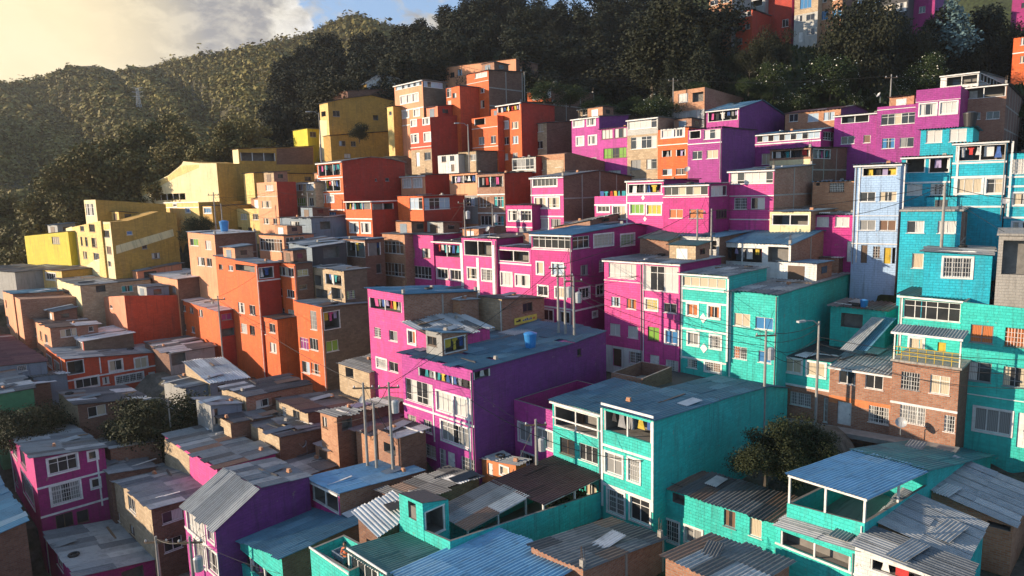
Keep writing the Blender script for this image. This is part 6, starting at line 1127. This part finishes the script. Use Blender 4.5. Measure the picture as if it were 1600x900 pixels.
# banner on the brick rooftop room
h = HOUSES['L3']; r0 = ray(803, 503); n_ = h['u']; t_ = (h['C']-CAM).dot(n_)/r0.dot(n_); b0 = CAM+r0*t_; r1 = ray(838, 498); b1 = CAM+r1*((h['C']-CAM).dot(n_)/r1.dot(n_))
o = thing('banner', b0+n_*.05, 'faded yellow banner on the shaded brick wall beside the pole cluster', 'banner'); mb = MB(); ex = b1-b0; ex.z = 0; mb.obox((0, 0, -.3), ex, n_*.02, (0, 0, .6)); mb.build('cloth', 'banner', o)
e1 = ex.normalized()
for i in range(5):
    cb = MB(); q = ex*(.36+.085*i)+n_*.021+Vector((0, 0, -.10)); cb.obox(q, ex*.06, n_*.01, (0, 0, .12+.05*((i*7) % 3))); cb.build('lettering', 'bluefabric', o)
cb = MB(); cb.obox(ex*.82+n_*.021+Vector((0, 0, -.12)), ex*.1, n_*.01, (0, 0, .2)); cb.build('swatch', 'redor', o)
eb = MB(); 
for s in (-1, 1): eb.obox(ex*.17+n_*.021+Vector((0, 0, -.08)), e1*.3*s, n_*.012, (0, 0, .12+.1*(s > 0)))
eb.build('emblem', 'black', o)
# ------------------------------------------------------------------ sun and sky
SAZ, SEL = R_(-94), R_(14)
sd = Vector((math.sin(SAZ)*math.cos(SEL), math.cos(SAZ)*math.cos(SEL), math.sin(SEL)))
sl = bpy.data.lights.new('sun', 'SUN'); sl.energy = 5.0; sl.angle = R_(.6); sl.color = (1.0, .80, .58)
so = bpy.data.objects.new('sun', sl); COL.objects.link(so); so.rotation_euler = sd.to_track_quat('Z', 'Y').to_euler()
w = bpy.data.worlds.new('World'); scene.world = w; w.use_nodes = True; nt = w.node_tree; L = nt.links
bg = nt.nodes['Background']; bg.inputs[1].default_value = .12
sk = nt.nodes.new('ShaderNodeTexSky'); sk.sky_type = 'NISHITA'; sk.sun_disc = False; sk.sun_elevation = SEL; sk.sun_rotation = SAZ; sk.altitude = 2600; sk.dust_density = .6; sk.air_density = 1.0; sk.ozone_density = 1.5
g = coords(nt, 'Generated')
def dotdir(az, e_):
    v = nt.nodes.new('ShaderNodeVectorMath'); v.operation = 'DOT_PRODUCT'; L.new(g, v.inputs[0]); a, e2 = R_(az), R_(e_); v.inputs[1].default_value = (math.sin(a)*math.cos(e2), math.cos(a)*math.cos(e2), math.sin(e2)); return v.outputs['Value']
mp = mapping(nt, g, (1, 1, 1.8)); n1 = noise(nt, mp, 17, 10, .62, .35); n2 = noise(nt, mp, 26, 7, .62, .3)
def blob(px, py, r, soft=.5):
    d = ray(px, py).normalized(); v = nt.nodes.new('ShaderNodeVectorMath'); v.operation = 'DOT_PRODUCT'; L.new(g, v.inputs[0]); v.inputs[1].default_value = d
    m_ = N(nt, 'ShaderNodeMapRange'); L.new(v.outputs['Value'], m_.inputs[0]); m_.inputs[1].default_value = math.cos(r/F*.9); m_.inputs[2].default_value = 1.0; return m_.outputs[0]
def cloud(base, blobs, col_a, col_b, k, lo, hi):
    tot = None
    for b_ in blobs:
        o = blob(*b_)
        if tot is None: tot = o
        else: a_ = N(nt, 'ShaderNodeMath', operation='MAXIMUM'); L.new(tot, a_.inputs[0]); L.new(o, a_.inputs[1]); tot = a_.outputs[0]
    q = N(nt, 'ShaderNodeMath', operation='MULTIPLY_ADD'); L.new(n1, q.inputs[0]); q.inputs[1].default_value = k; L.new(tot, q.inputs[2])
    return mixc(nt, ramp(nt, q.outputs[0], [(lo, 0), (hi, 1)]), base, mixc(nt, ramp(nt, n2, [(.42, 0), (.6, 1)]), col_a, col_b))
deep = mixc(nt, .55, sk.outputs[0], (.9, 2.0, 3.6))
fin = cloud(deep, [(415, 34, 66), (390, 12, 50), (455, 48, 40)], (3.4, 3.4, 3.4), (4.2, 4.1, 3.9), .2+1.2, .80, 1.05)
fin = cloud(fin, [(120, 70, 330), (20, 60, 300), (250, 70, 160)], (3.2, 3.0, 2.5), (4.2, 4.0, 3.4), 1.2, .60, 1.2)
fin = cloud(fin, [(300, 10, 120), (345, 42, 70), (220, -20, 130), (130, -30, 90)], (1.1, 1.15, 1.25), (2.5, 2.35, 2.05), 1.5, .72, 1.75)
fin = mixc(nt, ramp(nt, blob(20, 70, 260), [(.1, 0), (.9, .9)]), fin, (4.9, 4.0, 2.2))
L.new(fin, bg.inputs[0])
vs = scene.view_settings; scene.display_settings.display_device = 'sRGB'; vs.view_transform = 'Standard'; vs.look = 'None'; vs.exposure = 1.0; vs.gamma = 1.0; vs.use_curve_mapping = False
scene.render.engine = 'CYCLES'; scene.cycles.max_bounces = 5; scene.cycles.diffuse_bounces = 3; scene.cycles.glossy_bounces = 2
scene.render.resolution_x = 1024; scene.render.resolution_y = 576

# ------------------------------------------------------------------ evening haze: one closed box of thin air
hz = MB(); hz.box(-1330, -60, CZ-110, 1400, 5100, CZ+420); ho = hz.mesh('haze', []); ho = put('haze', ho); tag(ho, kind='stuff')
m = bpy.data.materials.new('haze'); m.use_nodes = True; nt = m.node_tree; nt.nodes.remove(nt.nodes['Principled BSDF']); pv = nt.nodes.new('ShaderNodeVolumePrincipled')
pv.inputs['Color'].default_value = (.93, .93, .95, 1); pv.inputs['Density'].default_value = .00017; pv.inputs['Anisotropy'].default_value = .3
nt.links.new(pv.outputs[0], nt.nodes['Material Output'].inputs['Volume']); ho.data.materials.append(m)
